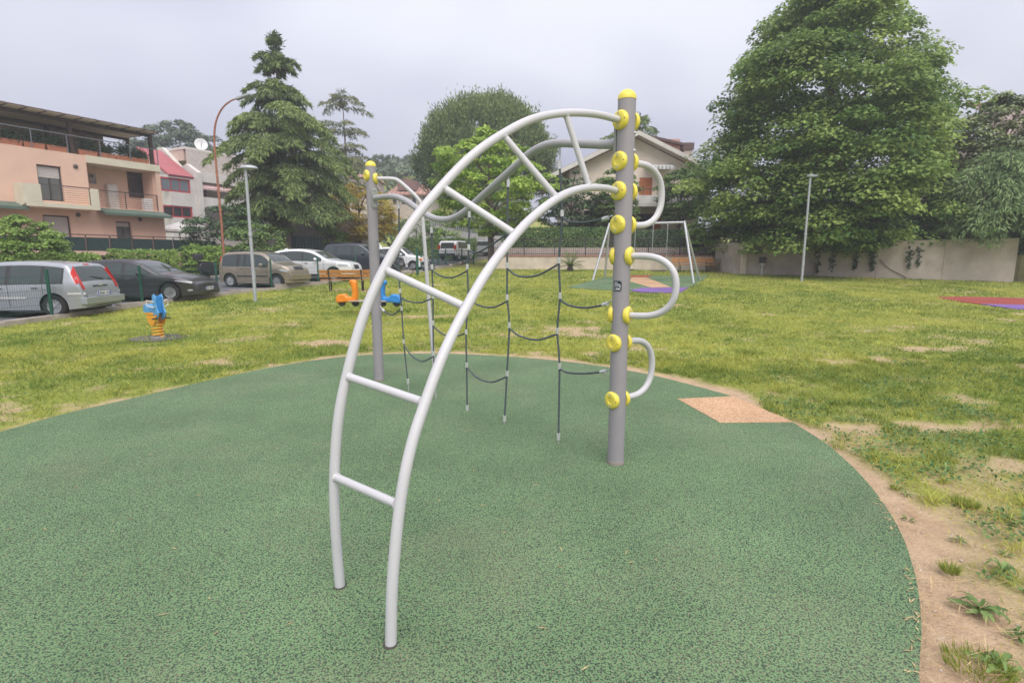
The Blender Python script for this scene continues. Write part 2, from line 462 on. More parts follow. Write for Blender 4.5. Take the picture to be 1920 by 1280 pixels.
def bareness(x, y):
    sh = np.shape(x); x = np.ravel(x).astype(float); y = np.ravel(y).astype(float)
    near = (np.abs(x) < 16) & (y > -6) & (y < 20)
    d = np.full(x.shape, 30.); d[near] = poly_dist(x[near], y[near], PAD)
    right = sstep((x - .9) / 1.0) * sstep((5.6 - y) / 1.5)
    top = sstep((y - 5.6) / .8) * sstep((x + 4.2) / 1.5)
    wd = .08 + .24 * right + .34 * top * (.45 + .9 * fbm(x * .8, y * .8, 5, 2))
    n1 = fbm(x * 2.2, y * 2.2, 11, 4); n2 = fbm(x * .55 + 7, y * .9, 23, 4); n3 = fbm(x * 5, y * 5, 37, 3)
    b = sstep((wd - d) / .22 + (n1 - .5) * 2.2 + .35)
    closeness = sstep((5.5 - d) / 5.0)
    thr = .70 - .075 * closeness
    b = np.maximum(b, sstep((n2 - thr) / .10 + (n3 - .5) * 2.6 + (n1 - .5) * 1.2) * .9 * (1 - .8 * sstep((x - 1) / .8) * sstep((8 - y) / 1.5)))
    n5 = fbm(x * 1.5 + 40, y * 2.0, 141, 4)
    b = np.maximum(b, sstep((n5 - .64 + .055 * sstep((2.2 - d) / 2.0)) / .06 + (n3 - .5) * 1.6) * .85 * (.35 + .65 * closeness))
    b = np.maximum(b, right * sstep((1.3 - d) / 1.2) * sstep((n1 - .49) / .1) * .9)
    b = np.maximum(b, sstep((n1 - .66) / .05) * .6 * closeness)
    return np.clip(b, 0, 1).reshape(sh)

xs = np.concatenate([np.linspace(-260, -30, 24), np.linspace(-29, -13.5, 16), np.arange(-13.2, 18, .11), np.linspace(18.3, 32, 30), np.linspace(36, 260, 22)])
ys = np.concatenate([np.linspace(-60, -4, 12), np.arange(-3, 12, .11), np.arange(12, 36, .22), np.linspace(36.4, 60, 30), np.linspace(63, 320, 40)])
GX, GY = np.meshgrid(xs, ys)
BZ = bareness(GX, GY)
inpad = np.zeros(GX.shape)
nz = ((fbm(GX * 3, GY * 3, 3, 3) - .5) * .018 + (fbm(GX * 9, GY * 9, 8, 2) - .5) * .016 * BZ) * (np.abs(GX) < 17) * (GY < 34)
GZ = ter(GX, GY) + nz - .012 * BZ - .012
V = np.stack([GX, GY, GZ], -1).reshape(-1, 3)
nx_ = len(xs); ny_ = len(ys)
ii = (np.arange(ny_ - 1)[:, None] * nx_ + np.arange(nx_ - 1)[None]).ravel()
F = np.stack([ii, ii + 1, ii + 1 + nx_, ii + nx_], 1)

def groundmat():
    m = bpy.data.materials.new('lawn_and_bare_earth'); m.use_nodes = True
    t = m.node_tree; b = t.nodes['Principled BSDF']; L = t.links.new
    a = t.nodes.new('ShaderNodeAttribute'); a.attribute_name = 'v'
    g = t.nodes.new('ShaderNodeNewGeometry')
    def noise(s, d=4):
        n = t.nodes.new('ShaderNodeTexNoise'); n.inputs['Scale'].default_value = s; n.inputs['Detail'].default_value = d; n.inputs['Roughness'].default_value = .62
        L(g.outputs['Position'], n.inputs['Vector']); return n
    nA, nB, nC = noise(.55, 5), noise(7, 5), noise(38, 5)
    def mix(f, c1, c2):
        k = t.nodes.new('ShaderNodeMix'); k.data_type = 'RGBA'
        for i, c in ((6, c1), (7, c2)):
            if isinstance(c, tuple): k.inputs[i].default_value = (*c, 1)
            else: L(c, k.inputs[i])
        L(f, k.inputs[0]); return k.outputs[2]
    def rng_(n, lo, hi):
        k = t.nodes.new('ShaderNodeMapRange'); k.inputs[1].default_value = lo; k.inputs[2].default_value = hi; L(n.outputs['Fac'], k.inputs[0]); return k.outputs[0]
    grass = mix(rng_(nA, .36, .64), (.21, .27, .055), (.35, .365, .075))
    grass = mix(rng_(nB, .45, .75), grass, (.15, .19, .05))
    grass = mix(rng_(nC, .55, .8), grass, (.44, .36, .16))
    dirt = mix(rng_(nB, .3, .7), (.55, .40, .265), (.43, .30, .195))
    dirt = mix(rng_(nC, .58, .8), dirt, (.56, .43, .30))
    L(mix(a.outputs['Fac'], grass, dirt), b.inputs['Base Color'])
    bp = t.nodes.new('ShaderNodeBump'); bp.inputs['Strength'].default_value = .9; bp.inputs['Distance'].default_value = .03
    L(nC.outputs['Fac'], bp.inputs['Height']); L(bp.outputs[0], b.inputs['Normal'])
    b.inputs['Roughness'].default_value = .95; b.inputs['Specular IOR Level'].default_value = .15
    return m
ground = fastmesh('ground', V, F, groundmat(), None, BZ.ravel(), True)
tag(ground, kind='structure')

def slab(name, poly, z0, z1, m, parent=None, follow=False):
    """flat sheet with a small edge; follow lays it on the rising ground"""
    n = len(poly); mb = MB()
    zz = [float(ter(*p)) if follow else 0 for p in poly]
    mb.add([(p[0], p[1], z + z1) for p, z in zip(poly, zz)] + [(p[0], p[1], z + z0) for p, z in zip(poly, zz)],
           [tuple(range(n))] + [(i, i + n, (i + 1) % n + n, (i + 1) % n) for i in range(n)])
    return mb.build(name, m, parent)

pad = tag(slab('play_surface', PAD, -.05, .014, RUBBER), kind='structure')
patch = [gp(*p)[:2] for p in [(1270, 750), (1375, 745), (1487, 794), (1350, 795)]]
tag(slab('orange_surface_patch', patch, .0, .0185, RUBOR), kind='structure')

# swing surface: green field with an orange diagonal, a purple corner and a red far edge
def gpl(L): return [tuple(gp(*p)[:2]) for p in L]
tag(slab('swing_surface', gpl([(1060, 540), (1130, 521), (1185, 517), (1330, 517), (1318, 526), (1290, 541), (1180, 546)]), -.06, .018, RUBBER, None, True), kind='structure')
tag(slab('orange_swing_stripe', gpl([(1184, 521), (1212, 521), (1258, 539), (1222, 540), (1180, 528)]), .0, .024, RUBOR, None, True), kind='structure')
tag(slab('red_swing_edge', gpl([(1180, 517), (1225, 516.5), (1212, 520.5), (1180, 520.5)]), .0, .027, RUBRE, None, True), kind='structure')
tag(slab('purple_swing_edge', gpl([(1180, 545), (1205, 540.5), (1290, 540), (1276, 548), (1250, 550), (1200, 548)]), -.05, .030, RUBPU, None, True), kind='structure')
tag(slab('red_play_surface', gpl([(1752, 558), (1800, 556.5), (1990, 561), (1990, 577), (1850, 572), (1790, 565)]), -.05, .02, RUBRE, None, True), kind='structure')
tag(slab('purple_play_surface', gpl([(1838, 571), (1990, 574), (1990, 584), (1900, 580)]), -.05, .026, RUBPU, None, True), kind='structure')
PADS = [PAD, gpl([(1060, 540), (1130, 521), (1330, 516), (1290, 541), (1276, 549), (1200, 549)]), gpl([(1752, 558), (1990, 556), (1990, 584), (1850, 575)])]

# road and parking bay beside the park
rv = []; rf = []
yy = np.concatenate([np.arange(2, 50, 1.), np.arange(50, 62, 3)])
for y in yy:
    k = kerbx(y)
    for dx in (-30, -15, -6, 0.05):
        rv.append((k + dx, y, float(ter(k + dx, y)) + .004))
for i in range(len(yy) - 1):
    for j in range(3):
        a = i * 4 + j; rf.append((a, a + 1, a + 5, a + 4))
rd = fastmesh('road', rv, rf, ASPH); tag(rd, kind='structure')
# pavement on the far side of the cars
pv = []; pf = []
ys2 = np.arange(10, 40, 1.)
for y in ys2:
    k = kerbx(y) - 8.3
    z = float(ter(k, y))
    pv += [(k, y, z - .03), (k, y, z + .12), (k - 2.2, y, z + .12)]
for i in range(len(ys2) - 1):
    for j in range(2): a = i * 3 + j; pf.append((a, a + 1, a + 4, a + 3))
tag(fastmesh('pavement', pv, pf, CONC), kind='structure')

# low concrete kerb wall, stepped
kb = MB()
pts = []
for i in range(len(KERB) - 1):
    (x0, y0), (x1, y1) = KERB[i], KERB[i + 1]
    n = max(1, int(round(math.hypot(x1 - x0, y1 - y0) / 2.3)))
    for k in range(n): pts.append((x0 + (x1 - x0) * k / n, y0 + (y1 - y0) * k / n))
pts.append(KERB[-1])
for a, b in zip(pts[:-1], pts[1:]):
    if 31.0 < a[1] < 33.5: continue
    L_ = math.hypot(b[0] - a[0], b[1] - a[1]); mxp = ((a[0] + b[0]) / 2, (a[1] + b[1]) / 2)
    zt = max(float(ter(*a)), float(ter(*b))) + .10 + random.uniform(-.01, .02); zb = float(ter(*a)) - .3
    kb.box((mxp[0] + .08, mxp[1], (zt + zb) / 2), (L_ - .006, .2, zt - zb), math.atan2(b[1] - a[1], b[0] - a[0]))
tag(kb.build('kerb', CONC), kind='structure')
KPTS = pts

# ------------------------------------------------------------------ grass and litter on the ground
GRASSM = leafmat('grass_blades', (.16, .24, .045), (.54, .53, .125), .3, .6, .2)
def grass_ok(x, y):
    ok = x > kerbx(y) + .25
    wy = np.interp(x, [p[0] for p in WALLP], [p[1] for p in WALLP])
    ok &= (y < wy - .15) | (x > 24.6) & (y < 26)
    for P_ in PADS: ok &= poly_dist(x, y, P_) > .005
    return ok
def scatter(n, x0, x1, y0, y1):
    x = rng.uniform(x0, x1, n); y = rng.uniform(y0, y1, n)
    ok = (np.abs(x) < (y + 1.2) * 1.08 + .4) & grass_ok(x, y)
    return x[ok], y[ok]
GV = []
def blades(x, y, hmin, hmax, wmin, wmax, keep, lean=.8):
    b = bareness(x, y); k = rng.random(len(x)) > b * keep
    x, y, b = x[k], y[k], b[k]; n = len(x)
    z = ter(x, y) - .014
    lush = fbm(x * .6 + 3, y * .45, 51, 4)
    D = np.stack([rng.normal(0, lean, n), rng.normal(0, lean, n), np.ones(n)], 1)
    h = rng.uniform(hmin, hmax, n) * (.6 + .8 * fbm(x * 1.7, y * 1.7, 61, 3)) * (1 - .45 * b)
    v = np.clip(.46 + (lush - .5) * 1.7 + (fbm(x * 2.3, y * 2.3, 83, 3) - .5) * 1.0 + rng.normal(0, .22, n), 0, 1)
    GV.append((np.stack([x, y, z], 1), D, rdir(n) + np.array([0, -.2, .4]), h, rng.uniform(wmin, wmax, n), v))
for (n, box, h, wd, keep) in [
        (150000, (1.0, 9, .6, 8.5), (.025, .085), (.0035, .007), 1.0),
        (60000, (-9, 1.2, 5, 10), (.03, .085), (.005, .009), .99),
        (110000, (-12, 14, 7, 15), (.04, .10), (.008, .016), .98),
        (70000, (-12, 24, 15, 24), (.05, .11), (.014, .028), .95),
        (40000, (-9, 25, 24, 36), (.05, .12), (.02, .045), .9)]:
    x, y = scatter(n, *box); blades(x, y, *h, *wd, keep)
# thicker tufts where people do not walk
for (n, box, r_, h, wd, per) in [(330, (1.0, 8, .8, 9), .075, (.05, .12), (.004, .008), 60), (420, (-11, 9, 5, 14), .11, (.05, .12), (.007, .012), 45), (500, (-11, 20, 13, 26), .22, (.06, .13), (.014, .024), 26)]:
    x, y = scatter(n * 3, *box); k = bareness(x, y) < .75; x, y = x[k][:n], y[k][:n]
    q = np.repeat(np.arange(len(x)), per); a = rng.uniform(0, 6.28, len(q)); rr = r_ * np.sqrt(rng.random(len(q))) * np.repeat(rng.uniform(.5, 1.3, len(x)), per)
    tx, ty = x[q] + rr * np.cos(a), y[q] + rr * np.sin(a)
    ok = grass_ok(tx, ty); blades(tx[ok], ty[ok], *h, *wd, .5, .55)
cat_ = [np.concatenate([g[i] for g in GV]) for i in range(6)]
go = leaves('lawn_grass', cat_[0], cat_[1], cat_[2], cat_[3], cat_[4], GRASSM, None, cat_[5], .35, .25)
tag(go, 'short patchy green and yellow grass over the park lawn', 'grass', kind='stuff')

# broad clover and plantain leaves lying low in the lawn
CLOV = leafmat('clover_leaves', (.07, .15, .045), (.19, .29, .09), .25)
x1, y1 = scatter(26000, 1.0, 9, .6, 9); x2, y2 = scatter(16000, -11, 10, 6, 14)
x4, y4 = scatter(16000, 1.3, 5, .8, 6); k4 = (fbm(x4 * 2.6, y4 * 2.6, 79, 3) > .54); x4, y4 = x4[k4], y4[k4]
x = np.concatenate([x1, x2, x4]); y = np.concatenate([y1, y2, y4])
k = ((fbm(x * 1.3, y * 1.3, 77, 4) > .53) | (np.arange(len(x)) >= len(x1) + len(x2))) & (bareness(x, y) < .75); x, y = x[k], y[k]; n = len(x)
D = np.stack([rng.normal(0, 1, n), rng.normal(0, 1, n), rng.uniform(.1, .9, n)], 1)
co = leaves('clover', np.stack([x, y, ter(x, y) + rng.uniform(0, .02, n)], 1), D, np.tile([0, 0, 1.], (n, 1)) + rdir(n) * .5, rng.uniform(.02, .045, n), rng.uniform(.014, .03, n), CLOV, None, rng.random(n), .6, .1)
tag(co, 'low broad clover leaves growing among the lawn grass', 'clover', kind='stuff')

# dry straw on the bare earth and a few stalks on the rubber
n = 5200
x = rng.uniform(.9, 7, n); y = rng.uniform(.7, 7.2, n); d = poly_dist(x, y, PAD)
k = (d > .0) & (rng.random(n) < np.exp(-d * .9) * (.35 + .9 * (y < 3.4))); x, y = x[k], y[k]
xs_, ys_ = rng.uniform(1.2, 3.4, 5200), rng.uniform(.8, 4.0, 5200); ds_ = poly_dist(xs_, ys_, PAD); ks_ = (ds_ > -.04) & (rng.random(5200) < np.exp(-np.abs(ds_) * 1.6) * (fbm(xs_ * 2.2, ys_ * 2.2, 131, 3) > .47)); x = np.concatenate([x, xs_[ks_]]); y = np.concatenate([y, ys_[ks_]])
x3 = rng.uniform(-5, 1.8, 90); y3 = rng.uniform(1.6, 7, 90); k = poly_dist(x3, y3, PAD) < -.1; x3, y3 = x3[k], y3[k]
x = np.concatenate([x, x3]); y = np.concatenate([y, y3]); n = len(x)
onp = poly_dist(x, y, PAD) < 0
D = np.stack([rng.normal(0, 1, n), rng.normal(0, 1, n), np.where(onp, .02, rng.uniform(0, .18, n))], 1)
STR = leafmat('straw_stalks', (.36, .24, .11), (.66, .50, .28), .1)
st = leaves('straw', np.stack([x, y, np.where(onp, .019, ter(x, y) + .004)], 1), D, np.tile([0, 0, 1.], (n, 1)), np.where(onp, rng.uniform(.02, .06, n), rng.uniform(.04, .16, n)), np.where(onp, .006, rng.uniform(.002, .0045, n)), STR, None, rng.random(n), .5, 0.02)
tag(st, 'dry straw stalks strewn along the bare earth edge', 'straw', kind='stuff')
# pebbles and crumbs of earth
x = rng.uniform(.9, 6, 1500); y = rng.uniform(.7, 7.4, 1500); d = poly_dist(x, y, PAD); k = (d > 0.01) & (bareness(x, y) > .6); x, y = x[k], y[k]
n = len(x); s_ = rng.uniform(.003, .011, n); base = np.array([[1, 0, 0], [0, 1, 0], [-1, 0, 0], [0, -1, 0], [0, 0, .8]])
V = (np.stack([x, y, ter(x, y) - .022], 1)[:, None] + base[None] * s_[:, None, None] * rng.uniform(.6, 1.3, (n, 5, 3)) + 0).reshape(-1, 3)
F = (np.arange(n)[:, None, None] * 5 + np.array([[0, 1, 4], [1, 2, 4], [2, 3, 4], [3, 0, 4]])[None]).reshape(-1, 3)
pe = fastmesh('pebbles', V, F, mat('pale_pebble', (.50, .42, .34), .9, 0, .3, 30)); tag(pe, 'small pale pebbles on the bare earth strip', 'pebbles', kind='stuff')

# weeds with broad leaves at the near right
WEEDM = leafmat('weed_leaf', (.085, .16, .045), (.23, .33, .10), .25)
def weed(px, py, r, n, label, up=.3):
    p = gp(px, py); p[2] -= .012; t = thing('weed', label, 'weed', p, 0, 'broad-leaved weeds on the bare earth')
    for i in range(n):
        a = 6.28 * i * .618 + random.uniform(-.3, .3); L_ = r * random.uniform(.45, 1.15); e = random.uniform(.05, up) + .5 * (i > n * .7)
        mb = MB(); k = 8; vs = []; bend = random.uniform(-.5, .5); tw = random.uniform(-.5, .5)
        for j in range(k + 1):
            s = j / k; wv = L_ * .115 * math.sin(math.pi * min(1, s ** 1.3 * .9 + .08)) ** .9 * (1.25 if j % 2 else .7)
            aa = a + bend * s
            c = Vector((math.cos(aa) * L_ * s, math.sin(aa) * L_ * s, .004 + L_ * (e * math.sin(s * 2.6))))
            sd_ = Vector((-math.sin(aa), math.cos(aa), tw)) 
            vs += [c + sd_ * wv + Vector((0, 0, wv * .35)), c, c - sd_ * wv + Vector((0, 0, wv * .35))]
        fs = []
        for j in range(k):
            for q in range(2): b = j * 3 + q; fs.append((b, b + 1, b + 4, b + 3))
        mb.add(vs, fs); o = mb.build('leaf', WEEDM, t, True)
        at_ = o.data.attributes.new('v', 'FLOAT', 'POINT'); vv = random.random(); at_.data.foreach_set('value', [vv] * len(o.data.vertices))
weed(1840, 1140, .115, 22, 'large pale weed beside the straw at the near right corner')
weed(1880, 1068, .09, 18, 'dark leafy weed just behind the largest pale weed')
weed(1800, 1010, .055, 14, 'small weed on the earth strip right of the surface edge')
weed(1908, 1190, .08, 14, 'weed cut by the right edge of the picture below the large one')
weed(1700, 925, .05, 10, 'small isolated weed on the bare strip close to the rubber', .4)
weed(1775, 880, .07, 14, 'low weed at the lawn margin beyond the bare strip')
weed(1870, 1245, .10, 20, 'spreading weed in the bottom right corner')

for i, (wx, wy) in enumerate([(2.05, 1.75), (2.3, 2.05), (2.55, 2.4), (2.15, 2.75), (2.75, 2.75), (2.5, 3.15), (1.95, 1.5), (3.0, 2.55), (2.9, 3.4), (3.3, 3.0)]):
    L_ = thing('leaf_rosette', 'tiny flat weed rosette among the straw on the near right bare earth', 'weed', (wx, wy, -.012), random.uniform(0, 6), 'tiny rosettes on the bare earth')
    n = 14; a = rng.uniform(0, 6.28, n); lv = leaves('leaves', np.stack([.006 * np.cos(a), .006 * np.sin(a), np.zeros(n)], 1), np.stack([np.cos(a), np.sin(a), rng.uniform(.05, .7, n)], 1), np.tile([0, 0, 1.], (n, 1)), rng.uniform(.018, .05, n), .012, WEEDM, None, rng.random(n), .6, .2); lv.parent = L_

def tuft(px, py, r, n, h, label):
    p = gp(px, py); t = thing('grass_tuft', label, 'grass tuft', p, 0, 'single grass tufts on the bare earth')
    a = rng.uniform(0, 6.28, n); rr = r * np.sqrt(rng.random(n)) * .5
    P_ = np.stack([p[0] + rr * np.cos(a), p[1] + rr * np.sin(a), np.full(n, p[2] - .01)], 1)
    D = np.stack([np.cos(a) * rng.uniform(.1, 1.1, n), np.sin(a) * rng.uniform(.1, 1.1, n), np.ones(n)], 1)
    leaves('blades', P_, D, rdir(n), rng.uniform(.4, 1, n) * h, rng.uniform(.003, .006, n), GRASSM, t, np.clip(rng.normal(.35, .2, n), 0, 1), .35, .2)
tuft(1780, 1070, .06, 160, .085, 'upright bright grass tuft above the large pale weed')
tuft(1835, 1250, .22, 420, .07, 'thick grass tuft in the bottom right corner')
tuft(1810, 945, .13, 380, .07, 'wide grass tuft right of the bare strip')
tuft(1680, 915, .05, 90, .06, 'little grass tuft in the middle of the bare strip')
tuft(1640, 855, .04, 60, .05, 'tiny grass tuft close behind the rubber edge')

# ------------------------------------------------------------------ the climbing frame
PR = gp(1154, 870); PL = gp(711, 715)
PR[2] = PL[2] = 0
cf = thing('climbing_frame', 'white and grey steel climbing frame with arched ladder, rope net and yellow discs', 'climbing frame', (PR[0], PR[1], 0))
PH = 2.725; PRAD = .064
def post(p):
    mb = MB(); mb.lathe([(PRAD, -.05), (PRAD, PH)], 36, (p[0], p[1], 0))
    po = mb.build('post', POSTG, cf, True, True)
    r = PRAD + .002
    MB().lathe([(r, PH), (r, PH + .012), (r * .93, PH + .033), (r * .72, PH + .053), (r * .4, PH + .066), (.004, PH + .070)], 28, (p[0], p[1], 0)).build('cap', YELL, po, True, True)
    MB().lathe([(PRAD + .0035, .0), (PRAD + .0035, .022), (PRAD + .001, .026)], 32, (p[0], p[1], .014)).build('ground_collar', mat('collar_dirt', (.24, .21, .19), .9), po, True, True)
    return po
postR = post(PR); postL = post(PL)

def disc(p, z, dr, bolts=True):
    """yellow mounting disc on the side of a post that faces dr"""
    dr = np.array([dr[0], dr[1], 0.]); dr /= np.linalg.norm(dr)
    o = np.array([p[0], p[1], z]) + dr * (PRAD - .022)
    d = MB().lathe([(.065, 0), (.068, .012), (.068, .024), (.063, .034), (.053, .040), (.028, .039), (.025, .034), (.004, .034)], 28, o, dr).build('mounting_disc', YELL, cf, True, True)
    if bolts:
        side = np.array([-dr[1], dr[0], 0])
        for a in (1, -1):
            c = o + np.array([0, 0, .044 * a]) + dr * .0385
            MB().lathe([(.010, 0), (.010, .003), (.0075, .0035), (.0065, .001), (.002, .001)], 12, c, dr).build('bolt', STEEL, d, True, True)
        MB().lathe([(.005, 0), (.004, .004)], 8, o + side * .058 + dr * .034, dr).build('pin', DARKM, d, True, True)
    return o + dr * .040

AX = np.array([-.83, -.55]); AX /= np.linalg.norm(AX)           # towards the ladder
BX = np.array([.85, -.527])                                      # towards the middle handle
def zpost(py): return float(vplane(1165, py, PR + np.array([AX[0], AX[1], 0]) * .06, (1, 0))[2])
Z = {k: zpost(k) for k in (225, 302, 358, 421, 643, 750, 480, 590)}
for k in (225, 302, 358, 421, 643, 750):
    disc(PR, Z[k], AX); disc(PR, Z[k], -AX)
ZM = (float(vplane(1180, 480, PR, (1, 0))[2]), float(vplane(1178, 590, PR, (1, 0))[2]))
for z in ZM: disc(PR, z, BX); disc(PR, z, -BX)

def handle(z0, z1, dr, reach):
    """D shaped hand grip between two discs"""
    dr = np.array([dr[0], dr[1], 0.]); c = np.array([PR[0], PR[1], 0]) + dr * (PRAD + .0)
    pts = [c + np.array([0, 0, z0]), c + dr * .07 + np.array([0, 0, z0])]
    zm = (z0 + z1) / 2; rz_ = (z0 - z1) / 2
    for k in range(1, 16):
        a = math.pi * k / 16
        pts.append(c + dr * (.07 + (reach - .07) * math.sin(a) ** .8) + np.array([0, 0, zm + rz_ * math.copysign(abs(math.cos(a)) ** .9, math.cos(a))]))
    pts += [c + dr * .07 + np.array([0, 0, z1]), c + np.array([0, 0, z1])]
    MB().tube(catmull(pts, 3), .0245, 14).build('hand_grip', PAINT, cf, True, True)
handle(Z[302], Z[421], -AX, .34)
handle(ZM[0], ZM[1], BX, .345)
handle(Z[643], Z[750], -AX, .31)

# arched ladder: each rail stands in the upright plane through its foot and the post
E2 = PR[:2] + AX * (PRAD + .02)
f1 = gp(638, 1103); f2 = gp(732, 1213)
R1 = [(638, 1103), (629, 990), (627, 895), (634, 790), (650, 705), (680, 597), (720, 505), (770, 421), (828, 350), (885, 292), (942, 252), (1000, 223), (1060, 212), (1115, 214), (1165, 227)]
R2 = [(732, 1213), (736, 1090), (750, 945), (770, 840), (797, 755), (832, 662), (875, 575), (918, 503), (967, 440), (1006, 401), (1045, 372), (1075, 358), (1105, 352), (1135, 353), (1162, 359)]
def railpts(L, f):
    P_ = [vplane(*q, f, E2 - f[:2]) for q in L]
    P_[0][2] = -.03
    return P_
rp1 = railpts(R1, f1); rp2 = railpts(R2, f2)
rp1[-1] = np.array([E2[0], E2[1], Z[225]]); rp2[-1] = np.array([E2[0], E2[1], Z[358]])
for f_ in (f1, f2): MB().lathe([(.031, .0), (.030, .003), (.0255, .005)], 18, (f_[0], f_[1], .014)).build('foot_ring', mat('foot_dirt_contact_shade', (.06, .055, .045), .95), cf, True, True)  # dark ring: dirt round the foot with contact shade painted in
for P_ in (rp1, rp2): MB().tube(catmull(P_, 6), .0245, 18).build('ladder_rail', PAINT, cf, True, True)
for a, b in [((627, 893), (750, 947)), ((650, 705), (797, 755)), ((720, 505), (875, 577)), ((828, 350), (967, 440)), ((942, 252), (1045, 372)), ((1060, 212), (1105, 352))]:
    A = vplane(*a, f1, E2 - f1[:2]); B = vplane(*b, f2, E2 - f2[:2])
    rg = MB().tube([A, B], .0195, 16).build('rung', PAINT, cf, True, True)
    u = (B - A) / np.linalg.norm(B - A)
    for c, s in ((A, 1), (B, -1)): MB().tube([c + u * s * .020, c + u * s * .027], [.0245, .0200], 14).build('weld_bead', PAINT, rg, True, True)

# wavy beam between the posts, with end plates
ND = PR[:2] - PL[:2]; NDu = ND / np.linalg.norm(ND); SIDE = np.array([-NDu[1], NDu[0]])
def net(px, py, off=0.):
    o = np.array([SIDE[0] * off, SIDE[1] * off, 0])
    return vplane(px, py, PL + o, ND)
WV = [(704, 371), (722, 369), (742, 369), (762, 377), (785, 393), (808, 407), (830, 412), (852, 408), (875, 394), (905, 367), (935, 340), (965, 313), (995, 287), (1022, 273), (1050, 268.5), (1090, 269.5), (1140, 271)]
wp = [net(*q) for q in WV]
wp.append(np.array([PR[0] - NDu[0] * .05, PR[1] - NDu[1] * .05, wp[-1][2]]))
MB().tube(catmull(wp, 6), .034, 20).build('wavy_beam', TUBEG, cf, True, True)
def plate(p, z, sgn):
    c = np.array([p[0] + NDu[0] * sgn * (PRAD + .002), p[1] + NDu[1] * sgn * (PRAD + .002), z])
    prof = []
    for k in range(24):
        a = 2 * math.pi * k / 24; prof.append((.042 * math.cos(a), (.085 if math.sin(a) > 0 else -.085) + .042 * math.sin(a)))
    vs = []; n = len(prof)
    for t in (-.010, .010):
        for (a, b) in prof: vs.append(c + np.array([SIDE[0] * a + NDu[0] * t, SIDE[1] * a + NDu[1] * t, b]))
    mb = MB().add(vs, [tuple(range(n)), tuple(range(n, 2 * n))] + [(i, i + n, (i + 1) % n + n, (i + 1) % n) for i in range(n)])
    q = mb.build('beam_plate', mat('plate_grey_green', (.30, .31, .29), .5), cf, True, True)
    for dz in (-.095, .095):
        MB().lathe([(.012, 0), (.012, .006), (.008, .011), (.002, .012)], 10, c + np.array([NDu[0] * sgn * .010, NDu[1] * sgn * .010, dz]), (NDu[0] * sgn, NDu[1] * sgn, 0)).build('bolt', STEEL, q, True, True)
plate(PL, wp[0][2], 1); plate(PR, wp[-1][2], -1)
for py in (251, 284):                                             # two bolts that pass through the near post
    z = float(vplane(1190, py, PR, (1, 0))[2]); c = np.array([PR[0], PR[1], z]) + np.array([.86, -.5, 0]) * (PRAD - .002)
    MB().lathe([(.011, 0), (.011, .006), (.007, .012), (.002, .013)], 10, c, (.86, -.5, 0)).build('bolt', STEEL, cf, True, True)

# sliding pole behind the far post
bp_ = gp(817, 716)
zt = float(vplane(715, 335, PL, (1, 0))[2])
dv_ = bp_[:2] - PL[:2]; dvu = dv_ / np.linalg.norm(dv_)
sp = [np.array([PL[0] + dvu[0] * .05, PL[1] + dvu[1] * .05, zt])] + [vplane(*q, PL, dv_) for q in [(735, 335.5), (748, 340), (768, 357), (785, 375), (791, 395), (797, 470), (806, 590)]] + [np.array([bp_[0], bp_[1], -.03])]
MB().tube(catmull(sp, 6), .024, 14).build('sliding_pole', PAINT, cf, True, True)
disc(PL, zt, dvu); disc(PL, float(vplane(688, 330, PL, (1, 0))[2]), (-.82, -.58))

# rope net
VR = {1: [(748, 383), (748, 440), (747, 490), (750, 545), (753, 578), (757, 640), (762, 690), (765, 716)],
      2: [(809, 428), (810, 470), (810, 503), (812, 555), (812, 605), (813, 665), (816, 712)],
      3: [(880, 398), (879, 463), (876, 500), (878, 556), (874, 622), (875, 690), (876, 766)],
      4: [(953, 340), (951, 430), (951, 497), (951, 557), (955, 609), (951, 690), (946, 786)],
      5: [(1049, 305), (1054, 402), (1048, 488), (1050, 554), (1045, 620), (1049, 686), (1047, 820)]}
ends = {1: (766, 728), 2: (817, 724), 3: (877, 774), 4: (946, 794), 5: (1047, 829)}
tops = {1: (748, 371), 2: (809, 409), 3: (880, 391), 4: (953, 326), 5: (1049, 270)}
for k, L_ in VR.items():
    P_ = [net(*q) for q in L_]
    MB().tube(catmull(P_, 5), .0088, 10).build('upright_rope', ROPE, cf, True, True)
    a, b = np.array(P_[0]), net(*tops[k])
    fe = MB().tube([a + (a - b) * .0 + np.array([0, 0, -.05]), a + np.array([0, 0, .012])], .0155, 12).build('end_sleeve', FERR, cf, True, True)
    MB().tube([a + np.array([0, 0, .012]), (a + b) / 2 + np.array([.006, 0, 0]), b], .006, 8).build('shackle', STEEL, fe, True, True)
    a, b = np.array(P_[-1]), net(*ends[k]); b[2] = max(b[2], .0)
    fe = MB().tube([a + np.array([0, 0, .04]), a + np.array([0, 0, -.02])], .0155, 12).build('end_sleeve', FERR, cf, True, True)
    MB().tube([a + np.array([0, 0, -.02]), np.array([b[0], b[1], .012])], .007, 8).build('ground_anchor', STEEL, fe, True, True)

